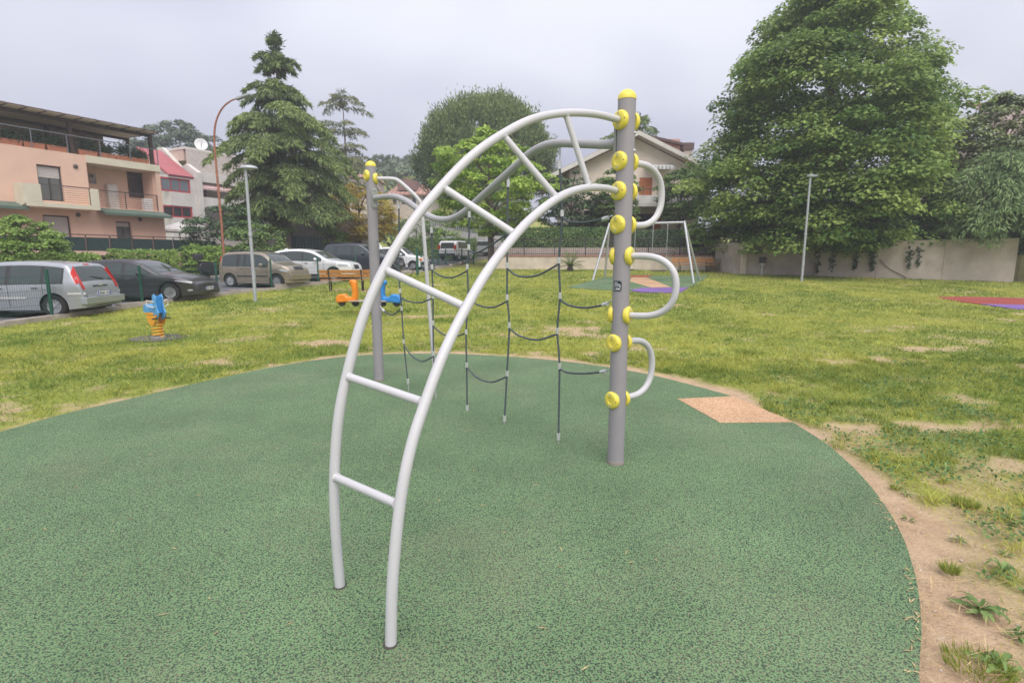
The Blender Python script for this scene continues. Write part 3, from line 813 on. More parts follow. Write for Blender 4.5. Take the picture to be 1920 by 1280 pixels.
CR = [[(708, 452), (716, 468), (730, 486), (746, 503)], [(714, 578), (722, 585), (737, 590), (751, 579)],
      [(751, 557), (766, 565), (790, 567), (811, 559)], [(758, 648), (772, 667), (792, 677), (813, 668)],
      [(811, 508), (828, 518), (850, 520), (876, 508)], [(812, 611), (830, 626), (852, 631), (874, 624)],
      [(879, 470), (893, 474), (920, 460), (952, 438)], [(878, 562), (900, 573), (925, 576), (951, 565)], [(875, 688), (895, 708), (922, 716), (950, 706)],
      [(951, 503), (970, 517), (1005, 517), (1048, 495)], [(955, 616), (975, 630), (1008, 637), (1045, 626)],
      [(1054, 405), (1065, 415), (1095, 417), (1136, 410)], [(1050, 561), (1066, 572), (1098, 577), (1136, 571)], [(1048, 690), (1063, 698), (1095, 700), (1132, 697)]]
for L_ in CR:
    MB().tube(catmull([net(*q) for q in L_], 6), .0088, 10).build('cross_rope', ROPE, cf, True, True)
for q in [(750, 545), (753, 578), (757, 640), (810, 500), (812, 555), (812, 605), (813, 662), (879, 463), (876, 500), (878, 556), (874, 622), (875, 684), (951, 430), (951, 497), (951, 557), (955, 609), (951, 700), (1054, 400), (1048, 488), (1050, 554), (1045, 620), (1049, 686)]:
    c = net(*q); MB().tube([c + np.array([0, 0, .026]), c + np.array([0, 0, -.026])], .0145, 12).build('rope_clamp', FERR, cf, True, True)
for a, b, c in [((1130, 411), (1140, 408), (1149, 404)), ((1130, 571.5), (1139, 569), (1146, 563)), ((1126, 697.5), (1135, 695.5), (1142, 692)), ((716, 468), (713, 461), (708, 452)), ((721, 584), (717, 580), (713, 574))]:
    fe = MB().tube([net(*a), net(*b)], .0155, 12).build('end_sleeve', FERR, cf, True, True)
    MB().tube([net(*b), net(*c)], .006, 8).build('shackle', STEEL, fe, True, True)

# small dark maker's plate on the near post, bent round it
zp0 = float(vplane(1157, 545, PR, (1, 0))[2]); zp1 = float(vplane(1157, 526, PR, (1, 0))[2])
a0 = math.atan2(-.87, -.62)
def curved(za, zb, aa, ab, rr, name, m, parent, n=8):
    vs = []; fs = []
    for k in range(n + 1):
        a = a0 + aa + (ab - aa) * k / n
        for z in (za, zb): vs.append((PR[0] + rr * math.cos(a), PR[1] + rr * math.sin(a), z))
    for k in range(n): fs.append((2 * k, 2 * k + 1, 2 * k + 3, 2 * k + 2))
    return MB().add(vs, fs).build(name, m, parent, True, True)
pt = curved(zp0, zp1, -.55, .47, PRAD + .0025, 'maker_plate', mat('plate_navy', (.02, .028, .045), .4), cf)
inkw = mat('plate_print', (.55, .57, .60), .5)
h = zp1 - zp0
for (fa, fb, aa, ab) in [(.80, .88, -.38, .02), (.79, .81, -.38, -.2), (.60, .70, -.38, .32), (.44, .50, -.44, .16), (.40, .53, .20, .38), (.24, .32, -.44, -.34), (.20, .30, -.18, .34), (.12, .17, -.40, .28)]:
    curved(zp0 + h * fa, zp0 + h * fb, aa, ab, PRAD + .0042, 'print_line', inkw, pt, 4)
for fa in (.06, .94):
    a = a0 + .40; MB().lathe([(.004, 0), (.003, .003)], 8, (PR[0] + (PRAD + .003) * math.cos(a), PR[1] + (PRAD + .003) * math.sin(a), zp0 + h * fa), (math.cos(a), math.sin(a), 0)).build('rivet', STEEL, pt, True, True)

# ------------------------------------------------------------------ buildings
class Front:
    """a facade: an Empty at p0 turned so that local x runs along dr, -y faces the street"""
    def __init__(s, p0, dr, t):
        s.p0 = np.array(p0[:2], float); d = np.array(dr, float); s.d = d / np.linalg.norm(d); s.n = np.array([-s.d[1], s.d[0]]); s.t = t
        s.z0 = t.location.z
    def loc(s, px, py, depth=0.):
        q = vplane(px, py, s.p0 + s.n * depth, s.d)
        return float((q[:2] - s.p0) @ s.d), float(q[2]) - s.z0

def wall_holes(mb, x0, x1, z0, z1, holes, y0, y1):
    """an upright wall from y0 to y1 with rectangular openings (xa, xb, za, zb)"""
    X = sorted({x0, x1, *[h[0] for h in holes], *[h[1] for h in holes]}); X = [x for x in X if x0 <= x <= x1]
    for a, b in zip(X[:-1], X[1:]):
        hs = sorted([(h[2], h[3]) for h in holes if h[0] <= a + 1e-6 and h[1] >= b - 1e-6]); z = z0
        for (c, d) in hs:
            if c > z + 1e-4: mb.span((a, y0, z), (b, y1, c))
            z = d
        if z < z1 - 1e-4: mb.span((a, y0, z), (b, y1, z1))

def window(t, x0, x1, z0, z1, y, frame, glass=None, panes=2, blind=0., bm=None, fw=.07, name='window'):
    """framed window set at depth y, blind = share of the height covered by a rolled shutter"""
    f = MB(); f.span((x0, y, z0), (x0 + fw, y + .07, z1)); f.span((x1 - fw, y, z0), (x1, y + .07, z1)); f.span((x0 + fw, y, z1 - fw), (x1 - fw, y + .07, z1)); f.span((x0 + fw, y, z0), (x1 - fw, y + .07, z0 + fw))
    wi = f.build(name, frame, t)
    W_ = (x1 - x0 - 2 * fw); ztop = z1 - fw - (z1 - z0 - 2 * fw) * blind
    for k in range(panes):
        a = x0 + fw + W_ * k / panes; b = x0 + fw + W_ * (k + 1) / panes
        if ztop - z0 - fw > .05: MB().span((a + .005, y + .035, z0 + fw), (b - .005, y + .05, ztop)).build('pane', glass or GLASSD, wi)
        if k: MB().span((a - .035, y + .005, z0 + fw), (a + .035, y + .06, ztop)).build('mullion', frame, wi)
    if blind: 
        n = max(3, int((z1 - fw - ztop) / .09))
        mb = MB()
        for k in range(n):
            za = ztop + (z1 - fw - ztop) * k / n; zb = ztop + (z1 - fw - ztop) * (k + 1) / n
            mb.add([(x0 + fw, y + .02, za), (x1 - fw, y + .02, za), (x1 - fw, y + .006, (za + zb) / 2), (x0 + fw, y + .006, (za + zb) / 2), (x1 - fw, y + .02, zb), (x0 + fw, y + .02, zb)], [(0, 1, 2, 3), (3, 2, 4, 5)])
        mb.build('roller_shutter', bm or mat('grey_shutter', (.50, .46, .44), .6, 0, .06, 4), wi)
    return wi

def railing(t, x0, x1, z0, z1, y, m, name='railing', step=.13, post=1.2, wires=False):
    r = MB().span((x0, y - .025, z1 - .05), (x1, y + .025, z1)).build(name, m, t)
    n = max(1, int((x1 - x0) / post))
    for k in range(n + 1):
        x = x0 + (x1 - x0) * k / n; MB().span((x - .022, y - .02, z0), (x + .022, y + .02, z1 - .05)).build('upright', m, r)
    if wires:
        q = MB()
        for k in range(1, wires + 1): z = z0 + (z1 - z0) * k / (wires + 1); q.span((x0, y - .006, z - .008), (x1, y + .006, z + .008))
        tag(q.build('wires', m, r), kind='stuff')
    return r

BD = (.468, .884)
# --- salmon apartment house on the left
pb0 = (-22.44, 34.0)
ap = thing('apartment_house', 'salmon pink apartment house with balconies and a timber pergola on its roof terrace', 'building', (pb0[0], pb0[1], .45), math.atan2(BD[1], BD[0]))
FA = Front(pb0, BD, ap); z0 = .45
def ZZ(z): return z - z0
XL, XR_ = -15.0, .76
mb = MB()
# upper storey: windows and the loggia
lg = (-3.2, .50, ZZ(4.45), ZZ(6.86))
holes = [lg, (-5.50, -4.42, ZZ(4.62), ZZ(6.46)), (-9.6, -8.4, ZZ(5.0), ZZ(6.46)), (-13, -11.8, ZZ(4.62), ZZ(6.46)),
         (-5.52, -4.30, ZZ(1.95), ZZ(3.86)), (-2.05, -1.22, ZZ(1.95), ZZ(3.72)), (-9.5, -8.2, ZZ(1.95), ZZ(3.86)),
         (-5.3, -2.55, ZZ(.46), ZZ(1.62)), (-1.35, .72, ZZ(.46), ZZ(1.58))]
wall_holes(mb, XL, XR_, 0, ZZ(7.25), holes, 0, .3)
# loggia lining
mb.span((lg[0] - .2, 1.5, lg[2] - .2), (lg[1] + .2, 1.7, lg[3])); mb.span((lg[0] - .2, .3, lg[2] - .2), (lg[0], 1.5, lg[3])); mb.span((lg[1], .3, lg[2] - .2), (lg[1] + .2, 1.5, lg[3]))
mb.span((lg[0], .3, lg[2] - .2), (lg[1], 1.5, lg[2]))
mb.span((XR_ - .3, .3, 0), (XR_, 10, ZZ(7.25)))
mb.span((XL, .3, 0), (XL + .3, 10, ZZ(7.25)))
mb.build('wall', PINK, ap)
MB().span((XL, .31, ZZ(7.0)), (XR_ - .31, 10, ZZ(7.24))).build('terrace_floor', CONC, ap)
MB().span((lg[0], -.06, ZZ(6.87)), (XR_ + .01, .295, ZZ(7.27))).build('slab_edge', CREAM, ap)
MB().span((lg[0] + .01, .31, ZZ(6.87)), (lg[1] - .01, 1.49, ZZ(6.99))).build('loggia_ceiling', CREAM, ap)
MB().span((-5.5, .7, 0), (.7, .72, ZZ(1.6))).build('garage_door', mat('garage_dark', (.05, .05, .055), .7), ap)
FRD = mat('dark_window_frame', (.05, .045, .045), .5)
GL2 = glassmat('curtained_glass', (.13, .135, .13), .08)
window(ap, -5.50, -4.42, ZZ(4.62), ZZ(6.46), .14, FRD, GL2, 2, .34)
window(ap, -9.6, -8.4, ZZ(5.0), ZZ(6.46), .14, FRD, GL2, 2, .3)
window(ap, -13, -11.8, ZZ(4.62), ZZ(6.46), .14, FRD, GL2, 2, .3)
window(ap, -5.52, -4.30, ZZ(1.95), ZZ(3.86), .14, FRD, GL2, 2, .72)
window(ap, -2.05, -1.22, ZZ(1.95), ZZ(3.72), .14, FRD, GL2, 2, .14)
window(ap, -9.5, -8.2, ZZ(1.95), ZZ(3.86), .14, FRD, GL2, 2, .5)
a, b = FA.loc(238, 322, 1.45), FA.loc(271, 372, 1.45)
window(ap, a[0], b[0], b[1], a[1], 1.43, mat('brown_frame', (.07, .045, .04), .5), GLASSD, 1, .15, mat('brown_box', (.08, .05, .045), .6), .09, 'balcony_door')
a, b = FA.loc(166, 325, 1.45), FA.loc(181, 345, 1.45)
window(ap, a[0], b[0], b[1], a[1], 1.43, mat('grey_frame', (.34, .30, .29), .5), mat('grey_shutter_leaf', (.36, .33, .33), .6), 1, .5, None, .05)
a, b = FA.loc(200, 345, 1.2), FA.loc(223, 386, 1.2)
MB().span((a[0], 1.12, lg[2]), (b[0], 1.46, a[1])).build('cupboard', mat('pale_cupboard', (.60, .56, .52), .6), ap)
a, b = FA.loc(273, 326, 1.2), FA.loc(286, 353, 1.2)
MB().span((a[0], 1.05, b[1]), (b[0], 1.48, a[1])).build('boiler_box', mat('white_enamel', (.66, .66, .66), .4), ap, bevel=.02)
a, b = FA.loc(266, 372, .8), FA.loc(284, 392, .8)
MB().span((a[0], .55, lg[2]), (b[0], .9, a[1])).build('air_conditioner', mat('white_enamel', (.66, .66, .66), .4), ap, bevel=.02)
DRAIL = mat('dark_brown_rail', (.07, .05, .05), .5)
railing(ap, lg[0] + .05, lg[1] - .03, lg[2], lg[2] + 1.0, .06, DRAIL, post=1.8, wires=7)
for (px, py) in ((141, 312), (196, 327), (146, 403), (262, 412)):
    a = FA.loc(px, py); MB().lathe([(.10, 0), (.12, .03), (.12, .05), (.06, .09)], 12, (a[0], -.001 if px != 196 else 1.49, a[1]), (0, -1, 0)).build('wall_lamp', mat('dark_lamp', (.10, .08, .07), .5), ap, True)
# projecting balcony with solid cream ends
by = -1.05
a, b = FA.loc(74, 374, by), FA.loc(182, 391, by)
zb_ = (a[1] + b[1]) / 2
bal = MB().span((a[0] - .55, by, zb_ - .22), (b[0] + .1, -.005, zb_)).build('balcony', CREAM, ap)
MB().prism([(by, zb_ + .9), (by, zb_ - .10), (by * .6, zb_ - .22), (-.01, zb_ - .22), (-.01, zb_ + .95)], a[0] - .62, a[0] - .552, 'yz').build('balcony_end', CREAM, bal)
MB().span((a[0] - .55, by - .002, zb_ + .002), (a[0] + .12, by + .1, zb_ + .9)).build('balcony_front_panel', CREAM, bal)
MB().span((b[0] - .25, by - .002, zb_ + .002), (b[0] + .098, by + .1, zb_ + .92)).build('balcony_front_panel', CREAM, bal)
MB().span((b[0] + .102, by, zb_ - .22), (b[0] + .17, -.01, zb_ + .92)).build('balcony_end', CREAM, bal)
railing(bal, a[0] + .125, b[0] - .255, zb_, zb_ + .95, by + .04, DRAIL, post=1.3, wires=7)
# awnings over the lower storey
def awning(x0, x1, z, out_, drop):
    mb = MB(); mb.add([(x0, -.02, z), (x1, -.02, z), (x1 + .02, -out_, z - drop), (x0 + .02, -out_, z - drop), (x0, -.02, z - .02), (x1, -.02, z - .02), (x1 + .02, -out_, z - drop - .14), (x0 + .02, -out_, z - drop - .14)],
           [(0, 1, 2, 3), (3, 2, 6, 7), (4, 5, 6, 7), (0, 3, 7, 4), (1, 2, 6, 5)])
    return mb.build('awning', AWNG, ap)
awning(-3.0, .72, ZZ(4.42), .95, .28)
awning(-11, -6.4, ZZ(4.42), .95, .28)
# raised ground-floor terrace with green screen
ty = -1.6
MB().span((-9, ty, ZZ(1.72)), (.9, -.01, ZZ(1.94))).build('terrace_slab', PINK, ap)
for x in (-8.9, -5.4, -2.6, .55): MB().span((x, ty + .12, 0), (x + .3, ty + .45, ZZ(1.72))).build('terrace_pier', PINK, ap)
MB().span((-2.3, ty + .1, 0), (-1.2, ty + .35, ZZ(1.72))).build('terrace_wall', PINK, ap)
rl = railing(ap, -9, 2.6, ZZ(1.94), ZZ(2.84), ty + .04, DRAIL, post=1.15)
for k in range(10):
    MB().span((-9 + 1.16 * k + .03, ty + .065, ZZ(1.95)), (-9 + 1.16 * (k + 1) - .03, ty + .075, ZZ(2.68))).build('screen', SCREEN, rl)
MB().span((-4.02, -.03, ZZ(2)), (-3.94, -.001, ZZ(4.3))).build('downpipe', PINK, ap)
# roof terrace: set-back wall, railing, pergola
MB().span((XL, 3.4, ZZ(7.25)), (-.55, 3.6, ZZ(9.15))).build('terrace_room_wall', mat('terrace_brown', (.36, .26, .21), .8), ap)
MB().span((-1.25, 3.0, ZZ(7.25)), (-.6, 3.06, ZZ(8.5))).build('terrace_screen', CREAM, ap)
railing(ap, XL, XR_ - .02, ZZ(7.27), ZZ(8.24), .03, mat('grey_rail', (.16, .17, .19), .5), 'terrace_railing', post=1.45)
for x in (-14.8, -9.6, -3.62, .62):
    MB().span((x - .09, .35, ZZ(7.25)), (x + .09, .53, ZZ(8.98))).build('pergola_post', BROWN, ap)
    MB().span((x - .08, 2.9, ZZ(7.25)), (x + .08, 3.06, ZZ(9.02))).build('pergola_post', BROWN, ap)
MB().span((XL, .36, ZZ(8.98)), (XR_ - .05, .52, ZZ(9.14))).build('pergola_beam', BROWN, ap)
MB().span((XL, 2.9, ZZ(9.02)), (XR_ - .05, 3.06, ZZ(9.18))).build('pergola_beam', BROWN, ap)
r0 = MB().prism([(-.45, ZZ(9.12)), (-.45, ZZ(9.20)), (-.2, ZZ(9.29)), (3.5, ZZ(9.31)), (3.5, ZZ(9.17)), (-.2, ZZ(9.142))], -.05, .05, 'yz').build('rafter', BROWN, ap)
for k in range(19):
    if k == 0: r0.location.x = XR_ - .12
    else: same(r0, 'rafter', ap, (XR_ - .12 - k * .80, 0, 0))
MB().span((XL, -.38, ZZ(9.150)), (XR_ - .2, 3.45, ZZ(9.158))).build('pergola_cover', mat('cream_cover', (.72, .62, .46), .9), ap)

MB().span((XL, -.10, ZZ(9.16)), (XR_ - .03, -.06, ZZ(9.30))).build('fascia_board', BROWN, ap)
# planters with shrubs along the roof terrace edge, each a thing of its own
PLM = leafmat('planter_leaf', (.025, .05, .03), (.07, .12, .05), .2)
def facw(x, y, z): return (FA.p0[0] + FA.d[0] * x + FA.n[0] * y, FA.p0[1] + FA.d[1] * x + FA.n[1] * y, z)
pl_lab = ['nearest the pergola corner post', 'second from the pergola corner', 'third from the pergola corner', 'right beside the middle pergola post', 'just left of the middle pergola post', 'second left of the middle pergola post', 'at the left edge of the picture']
for i, x in enumerate((-.1, -1.0, -1.9, -2.9, -4.35, -5.35, -6.3)):
    p = facw(x, .42, 7.26); t = thing('planter', 'terracotta planter with shrub on roof terrace, ' + pl_lab[i], 'planter', p, math.atan2(BD[1], BD[0]), 'planters on the roof terrace')
    MB().add([(-.42, -.13, 0), (.42, -.13, 0), (.42, .13, 0), (-.42, .13, 0), (-.46, -.17, .32), (.46, -.17, .32), (.46, .17, .32), (-.46, .17, .32)], [(0, 1, 5, 4), (1, 2, 6, 5), (2, 3, 7, 6), (3, 0, 4, 7), (0, 1, 2, 3), (4, 5, 6, 7)]).build('box', TERRA, t)
    n = 650; q = rng.normal(size=(n, 3)) * np.array([.24, .12, .16]) + np.array([0, 0, .52 + .1 * (i % 2)])
    o = leaves('shrub', q, rdir(n) + [0, 0, .5], rdir(n), rng.uniform(.08, .16, n), .06, PLM, None, rng.random(n)); o.parent = t

# --- white and red building behind it
pc0 = (-.66 * 47, 47.0)
wb = thing('office_block', 'off-white block with red window frames and a sloping red roof behind the salmon house', 'building', (pc0[0], pc0[1], 1.0), math.atan2(BD[1], BD[0]))
FB = Front(pc0, BD, wb)
REDF = mat('red_window_frame', (.42, .045, .055), .5)
REDR = mat('red_sheet_roof', (.38, .10, .11), .6, 0, .08, 1)
BGL = glassmat('sky_glass', (.16, .19, .21), .03)
x0, zt_ = FB.loc(296, 300); x1, _ = FB.loc(362, 340); zr = FB.loc(330, 328)[1]; z1a, z1b = FB.loc(330, 334)[1], FB.loc(330, 360)[1]; z2a, z2b = FB.loc(335, 386)[1], FB.loc(335, 408)[1]
x0 = FB.loc(297, 345)[0] + .9
xw = FB.loc(301, 345)[0]; xe = FB.loc(357, 345)[0]
mb = MB(); wall_holes(mb, x0, xe + .5, 0, zr, [(xw, xe, z1b, z1a), (xw, xe, z2b, z2a)], 0, .3); mb.span((x0, .3, 0), (x0 + .3, 9, zr)); mb.build('wall', WHITER, wb)
window(wb, xw, xe, z1b, z1a, .1, REDF, BGL, 3, fw=.14); window(wb, xw, xe, z2b, z2a, .1, REDF, GLASSD, 3, fw=.14)
MB().prism([(0 - .15, zr - .02), (4.6, zr + 2.75), (4.6, zr + 2.6), (0, zr - .2)], x0, xe + .3, 'yz').build('red_roof', REDR, wb)
MB().prism([(-.3, zr - 2.9), (-.3, zr + .45), (1.2, zr + 1.3), (2.2, zr + 1.0), (4.8, zr + 3.1), (5.6, zr + 3.1), (5.6, 0), (0, 0)], xe + .52, xe + .95, 'yz').build('fin_wall', WHITER, wb)
xr0 = xe + 1.0; xr1 = FB.loc(425, 350)[0] + 4
zA = FB.loc(380, 323, .0)[1]; zB = FB.loc(380, 341)[1]; zC = FB.loc(380, 351)[1]; zD = FB.loc(380, 369)[1]; zE = FB.loc(380, 388)[1]
MB().span((xr0, 0, zB), (xr1, .35, zA)).build('parapet', WHITER, wb)
MB().span((xr0, 0, zE), (xr1, .35, zD)).build('parapet', WHITER, wb)
mb = MB(); wx0, wx1 = FB.loc(368, 360, 1.6)[0], FB.loc(388, 360, 1.6)[0]; wz0, wz1 = zD - .1, zB - .05
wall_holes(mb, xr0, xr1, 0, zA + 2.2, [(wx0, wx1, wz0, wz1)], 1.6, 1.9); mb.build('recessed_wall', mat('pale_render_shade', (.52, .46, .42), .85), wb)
window(wb, wx0, wx1, wz0, wz1, 1.68, REDF, GLASSD, 1, fw=.1)
MB().span((xr0, .36, zB), (xr1, 1.59, zB + .2)).build('slab', WHITER, wb); MB().span((xr0, .36, zE), (xr1, 1.59, zE + .2)).build('slab', WHITER, wb)
mb = MB(); mb.add([(xr0, .5, zB - .05), (xr1 - 3, .5, zB - .05), (xr1 - 3, -.1, zB - .5), (xr0, -.1, zB - .5), (xr0, -.1, zB - .7), (xr1 - 3, -.1, zB - .7)], [(0, 1, 2, 3), (3, 2, 5, 4)])
mb.build('striped_awning', stripes('red_white_stripe', (.58, .30, .28), (.6, .52, .5), 4.), wb)
MB().span((xe + .96, 2.2, zA + 1.2), (xr1, 8, zA + 2.2)).build('roof_storey', mat('pale_salmon', (.56, .43, .36), .85), wb)
MB().span((xe + .9, 1.9, zA + 2.2), (xr1 + .3, 8.2, zA + 2.42)).build('roof_slab', WHITER, wb)
dx, dz = FB.loc(380, 304, 2.5)
dsh = thing('satellite_dish', 'white satellite dish on the flat roof of the white and red block', 'satellite dish', (FB.p0[0] + FB.d[0] * dx + FB.n[0] * 2.5, FB.p0[1] + FB.d[1] * dx + FB.n[1] * 2.5, zA + 3.42))
MB().lathe([(.06, -.16), (.3, -.12), (.5, -.04), (.58, 0), (.56, .015), (.3, -.08), (.05, -.12)], 20, (0, 0, .6), (.55, -.8, .2)).build('reflector', mat('dish_white', (.75, .75, .75), .4), dsh, True)
MB().tube([(0, 0, 0), (0, 0, .6)], .04, 8).build('mast', STEEL, dsh)
MB().tube([(0, 0, .2), (.3, -.45, .55), (.33, -.5, .75)], .025, 6).build('feed_arm', STEEL, dsh)

# --- gabled house in the middle
HY = 42.0
hs = thing('gabled_house', 'beige gabled house with white balcony, orange shutters and a striped awning', 'house', (9.4, HY, 1.7))
def hp(px, py, Y=HY): q = at(px, py, Y); return q[0] - 9.4, q[2] - 1.7
apx = hp(1192, 250); le = hp(1030, 330); re_ = hp(1352, 330)
xa, xb = hp(1068, 330)[0], hp(1312, 330)[0]
zs = hp(1200, 391)[1]
def roofz(x): return apx[1] - abs(x - apx[0]) * (apx[1] - le[1]) / (apx[0] - le[0]) - .35
sh0, sh1 = hp(1199, 333), hp(1222, 376)
n_ = 24
mb = MB()
# front wall as columns under the gable, with openings
holes = [(sh0[0], sh1[0], sh1[1], sh0[1])]; gw0, gw1 = hp(1195, 401), hp(1225, 417); holes.append((gw0[0], gw1[0], gw1[1] - .5, gw0[1]))
gd0, gd1 = hp(1095, 395), hp(1118, 430); holes.append((gd0[0], gd1[0], 0.05, gd0[1])); gx0, gx1 = hp(1280, 398), hp(1293, 412); holes.append((gx0[0], gx1[0], gx1[1], gx0[1]))
X = sorted({xa, xb, apx[0], *np.linspace(xa, xb, n_), *[h[0] for h in holes], *[h[1] for h in holes]})
for a, b in zip(X[:-1], X[1:]):
    h_ = sorted([(h[2], h[3]) for h in holes if h[0] <= a + 1e-6 and h[1] >= b - 1e-6]); z = 0
    for (c, d) in h_:
        if c > z: mb.span((a, 0, z), (b, .3, c))
        z = d
    za, zb2 = roofz(a), roofz(b)
    mb.add([(a, 0, z), (b, 0, z), (b, .3, z), (a, .3, z), (a, 0, za), (b, 0, zb2), (b, .3, zb2), (a, .3, za)], [(0, 1, 5, 4), (1, 2, 6, 5), (2, 3, 7, 6), (3, 0, 4, 7), (0, 1, 2, 3), (4, 5, 6, 7)])
mb.span((xa, .3, 0), (xa + .3, 11, roofz(xa))); mb.span((xb - .3, .3, 0), (xb, 11, roofz(xb)))
mb.build('wall', mat('house_beige', (.80, .69, .58), .88, 0, .08, 1), hs)
ROOFT = stripes('roof_tiles', (.30, .15, .11), (.20, .10, .08), 3.2, 1, .85)
for sgn, e in ((-1, le), (1, re_)):
    ex, ez = e; mb = MB(); o = -1.0
    mb.add([(apx[0], o, apx[1]), (ex, o, ez), (ex, 12, ez), (apx[0], 12, apx[1]), (apx[0], o, apx[1] - .16), (ex, o, ez - .16), (ex, 12, ez - .16), (apx[0], 12, apx[1] - .16)], [(0, 1, 2, 3), (4, 5, 6, 7), (0, 1, 5, 4), (1, 2, 6, 5), (2, 3, 7, 6)])
    rf_ = mb.build('roof', ROOFT, hs)
    mb = MB(); mb.add([(apx[0], o - .04, apx[1] - .02), (ex, o - .04, ez - .02), (ex, o - .04, ez - .34), (apx[0], o - .04, apx[1] - .34), (apx[0], o - .005, apx[1] - .02), (ex, o - .005, ez - .02), (ex, o - .005, ez - .34), (apx[0], o - .005, apx[1] - .34)], [(0, 1, 2, 3), (4, 5, 6, 7), (0, 1, 5, 4), (2, 3, 7, 6), (1, 2, 6, 5)])
    mb.build('bargeboard', WHITER, hs)
    mb = MB(); mb.add([(apx[0], o + .02, apx[1] - .30), (ex, o + .02, ez - .30), (ex, -.01, ez - .30), (apx[0], -.01, apx[1] - .30)], [(0, 1, 2, 3)]); mb.build('soffit', mat('soffit_brown', (.42, .34, .27), .8), hs)
    if sgn > 0:
        c = hp(1287, 290, HY + 4)
        MB().span((c[0] - .35, 3.6, c[1] - 1.2), (c[0] + .35, 4.4, c[1] + .3)).build('chimney', mat('chimney_pale', (.50, .44, .38), .85), rf_)
        MB().span((c[0] - .45, 3.5, c[1] + .302), (c[0] + .45, 4.5, c[1] + .85)).build('chimney_cap', mat('chimney_brown', (.12, .08, .07), .8), rf_)
        d0, d1 = hp(1236, 258, HY + 3), hp(1272, 275, HY + 3)
        MB().span((d0[0] - 1, 2.6, d1[1] - .8), (d1[0], 6, d0[1] - .2)).build('dormer', mat('dormer_salmon', (.52, .32, .25), .85), rf_)
        MB().prism([(d0[0] - 1.2, d0[1] + .1), (d1[0] + .25, d0[1] - .55), (d1[0] + .25, d0[1] - .75), (d0[0] - 1.2, d0[1] - .1)], 2.3, 6.3, 'xz').build('dormer_roof', mat('dark_roof_edge', (.10, .06, .06), .7), rf_)
bx0, bx1 = hp(1108, 391)[0], hp(1318, 391)[0]
MB().span((bx0, -1.9, zs - .02), (bx1, -.005, zs + .22)).build('balcony_slab', WHITER, hs)
MB().span((bx0, -1.9, zs + .225), (bx1, -1.75, zs + .78)).build('balcony_parapet', mat('white_parapet', (.66, .64, .62), .8), hs)
railing(hs, bx0, bx1, zs + .78, zs + 1.25, -1.83, mat('black_rail', (.05, .05, .05), .5), post=.5)
ORSH = mat('orange_brown_shutter', (.52, .17, .06), .6, 0, .1, 5)
fd = MB().span((sh0[0], .05, sh1[1]), ((sh0[0] + sh1[0]) / 2 - .01, .12, sh0[1])).build('shutter', ORSH, hs); MB().span(((sh0[0] + sh1[0]) / 2 + .01, .05, sh1[1]), (sh1[0], .12, sh0[1])).build('shutter', ORSH, hs)
window(hs, gw0[0], gw1[0], gw1[1] - .5, gw0[1], .1, DRAIL, GLASSD, 2)
for (a, b) in ((1186, 1194.5), (1226, 1239)):
    q0, q1 = hp(a, 401), hp(b, 417); MB().span((q0[0], -.06, q1[1] - .5), (q1[0], -.005, q0[1])).build('shutter', ORSH, hs)
window(hs, gd0[0], gd1[0], .05, gd0[1], .1, DRAIL, GLASSD, 2)
window(hs, gx0[0], gx1[0], gx1[1], gx0[1], .1, DRAIL, GLASSD, 1)
MB().span((hp(1270, 410)[0], -1.7, 0), (hp(1276, 410)[0], -1.45, zs - .03)).build('porch_pillar', WHITER, hs)
MB().span((bx0 + .1, -1.7, 0), (bx0 + .35, -1.45, zs - .03)).build('porch_pillar', WHITER, hs)
a, b = hp(1213, 304, HY - 1), hp(1262, 316, HY - 1)
mb = MB(); mb.add([(a[0], -.02, a[1]), (b[0], -.02, a[1]), (b[0], -1.5, b[1] + .1), (a[0], -1.5, b[1] + .1), (a[0], -1.5, b[1] - .12), (b[0], -1.5, b[1] - .12)], [(0, 1, 2, 3), (3, 2, 5, 4)])
mb.build('striped_awning', stripes('grey_white_stripe', (.70, .70, .68), (.36, .36, .38), 3.6), hs)
lp = hp(1205, 391 - 3); MB().lathe([(.10, 0), (.13, .05), (.08, .12)], 10, (lp[0], -.001, zs - .5), (0, -1, 0)).build('porch_lamp', DRAIL, hs)

# --- far red-roofed house on the slope
fh = thing('hillside_house', 'distant house with pinkish tiled roof below the hilltop cypress', 'house', (*at(770, 420, 78)[:2], float(ter(*at(770, 420, 78)[:2])) - 1))
b_ = fh.location
def fp(px, py, Y=78): q = at(px, py, Y); return q[0] - b_.x, q[2] - b_.z
e0, e1 = fp(722, 362), fp(812, 366); r0_, r1_ = fp(738, 338), fp(790, 338)
MB().span((e0[0] + .4, .5, -2), (e1[0] - .4, 9, e0[1])).build('wall', mat('far_wall', (.50, .43, .38), .9), fh)
mb = MB(); mb.add([(e0[0], 0, e0[1] - .1), (e1[0], 0, e0[1] - .1), (r1_[0], 4.5, r0_[1]), (r0_[0], 4.5, r0_[1]), (e0[0], 9.5, e0[1] - .1), (e1[0], 9.5, e0[1] - .1), (e0[0], 0, e0[1] - .3), (e1[0], 0, e0[1] - .3)], [(0, 1, 2, 3), (4, 5, 2, 3), (0, 4, 3), (1, 5, 2), (0, 1, 7, 6)])
FROOF = stripes('far_roof_tiles', (.42, .24, .19), (.33, .18, .145), 1.6, 0, .9)
rf_ = mb.build('roof', FROOF, fh)
q = fp(762, 347); MB().prism([(q[0] - 1.4, q[1] - .6), (q[0] + 1.2, q[1] - .6), (q[0] + 1.3, q[1] + .7), (q[0] - .3, q[1] + 1.0), (q[0] - 1.6, q[1] + .5)], .9, 4.6, 'xz').build('dormer', mat('far_dormer', (.22, .13, .12), .9), rf_)
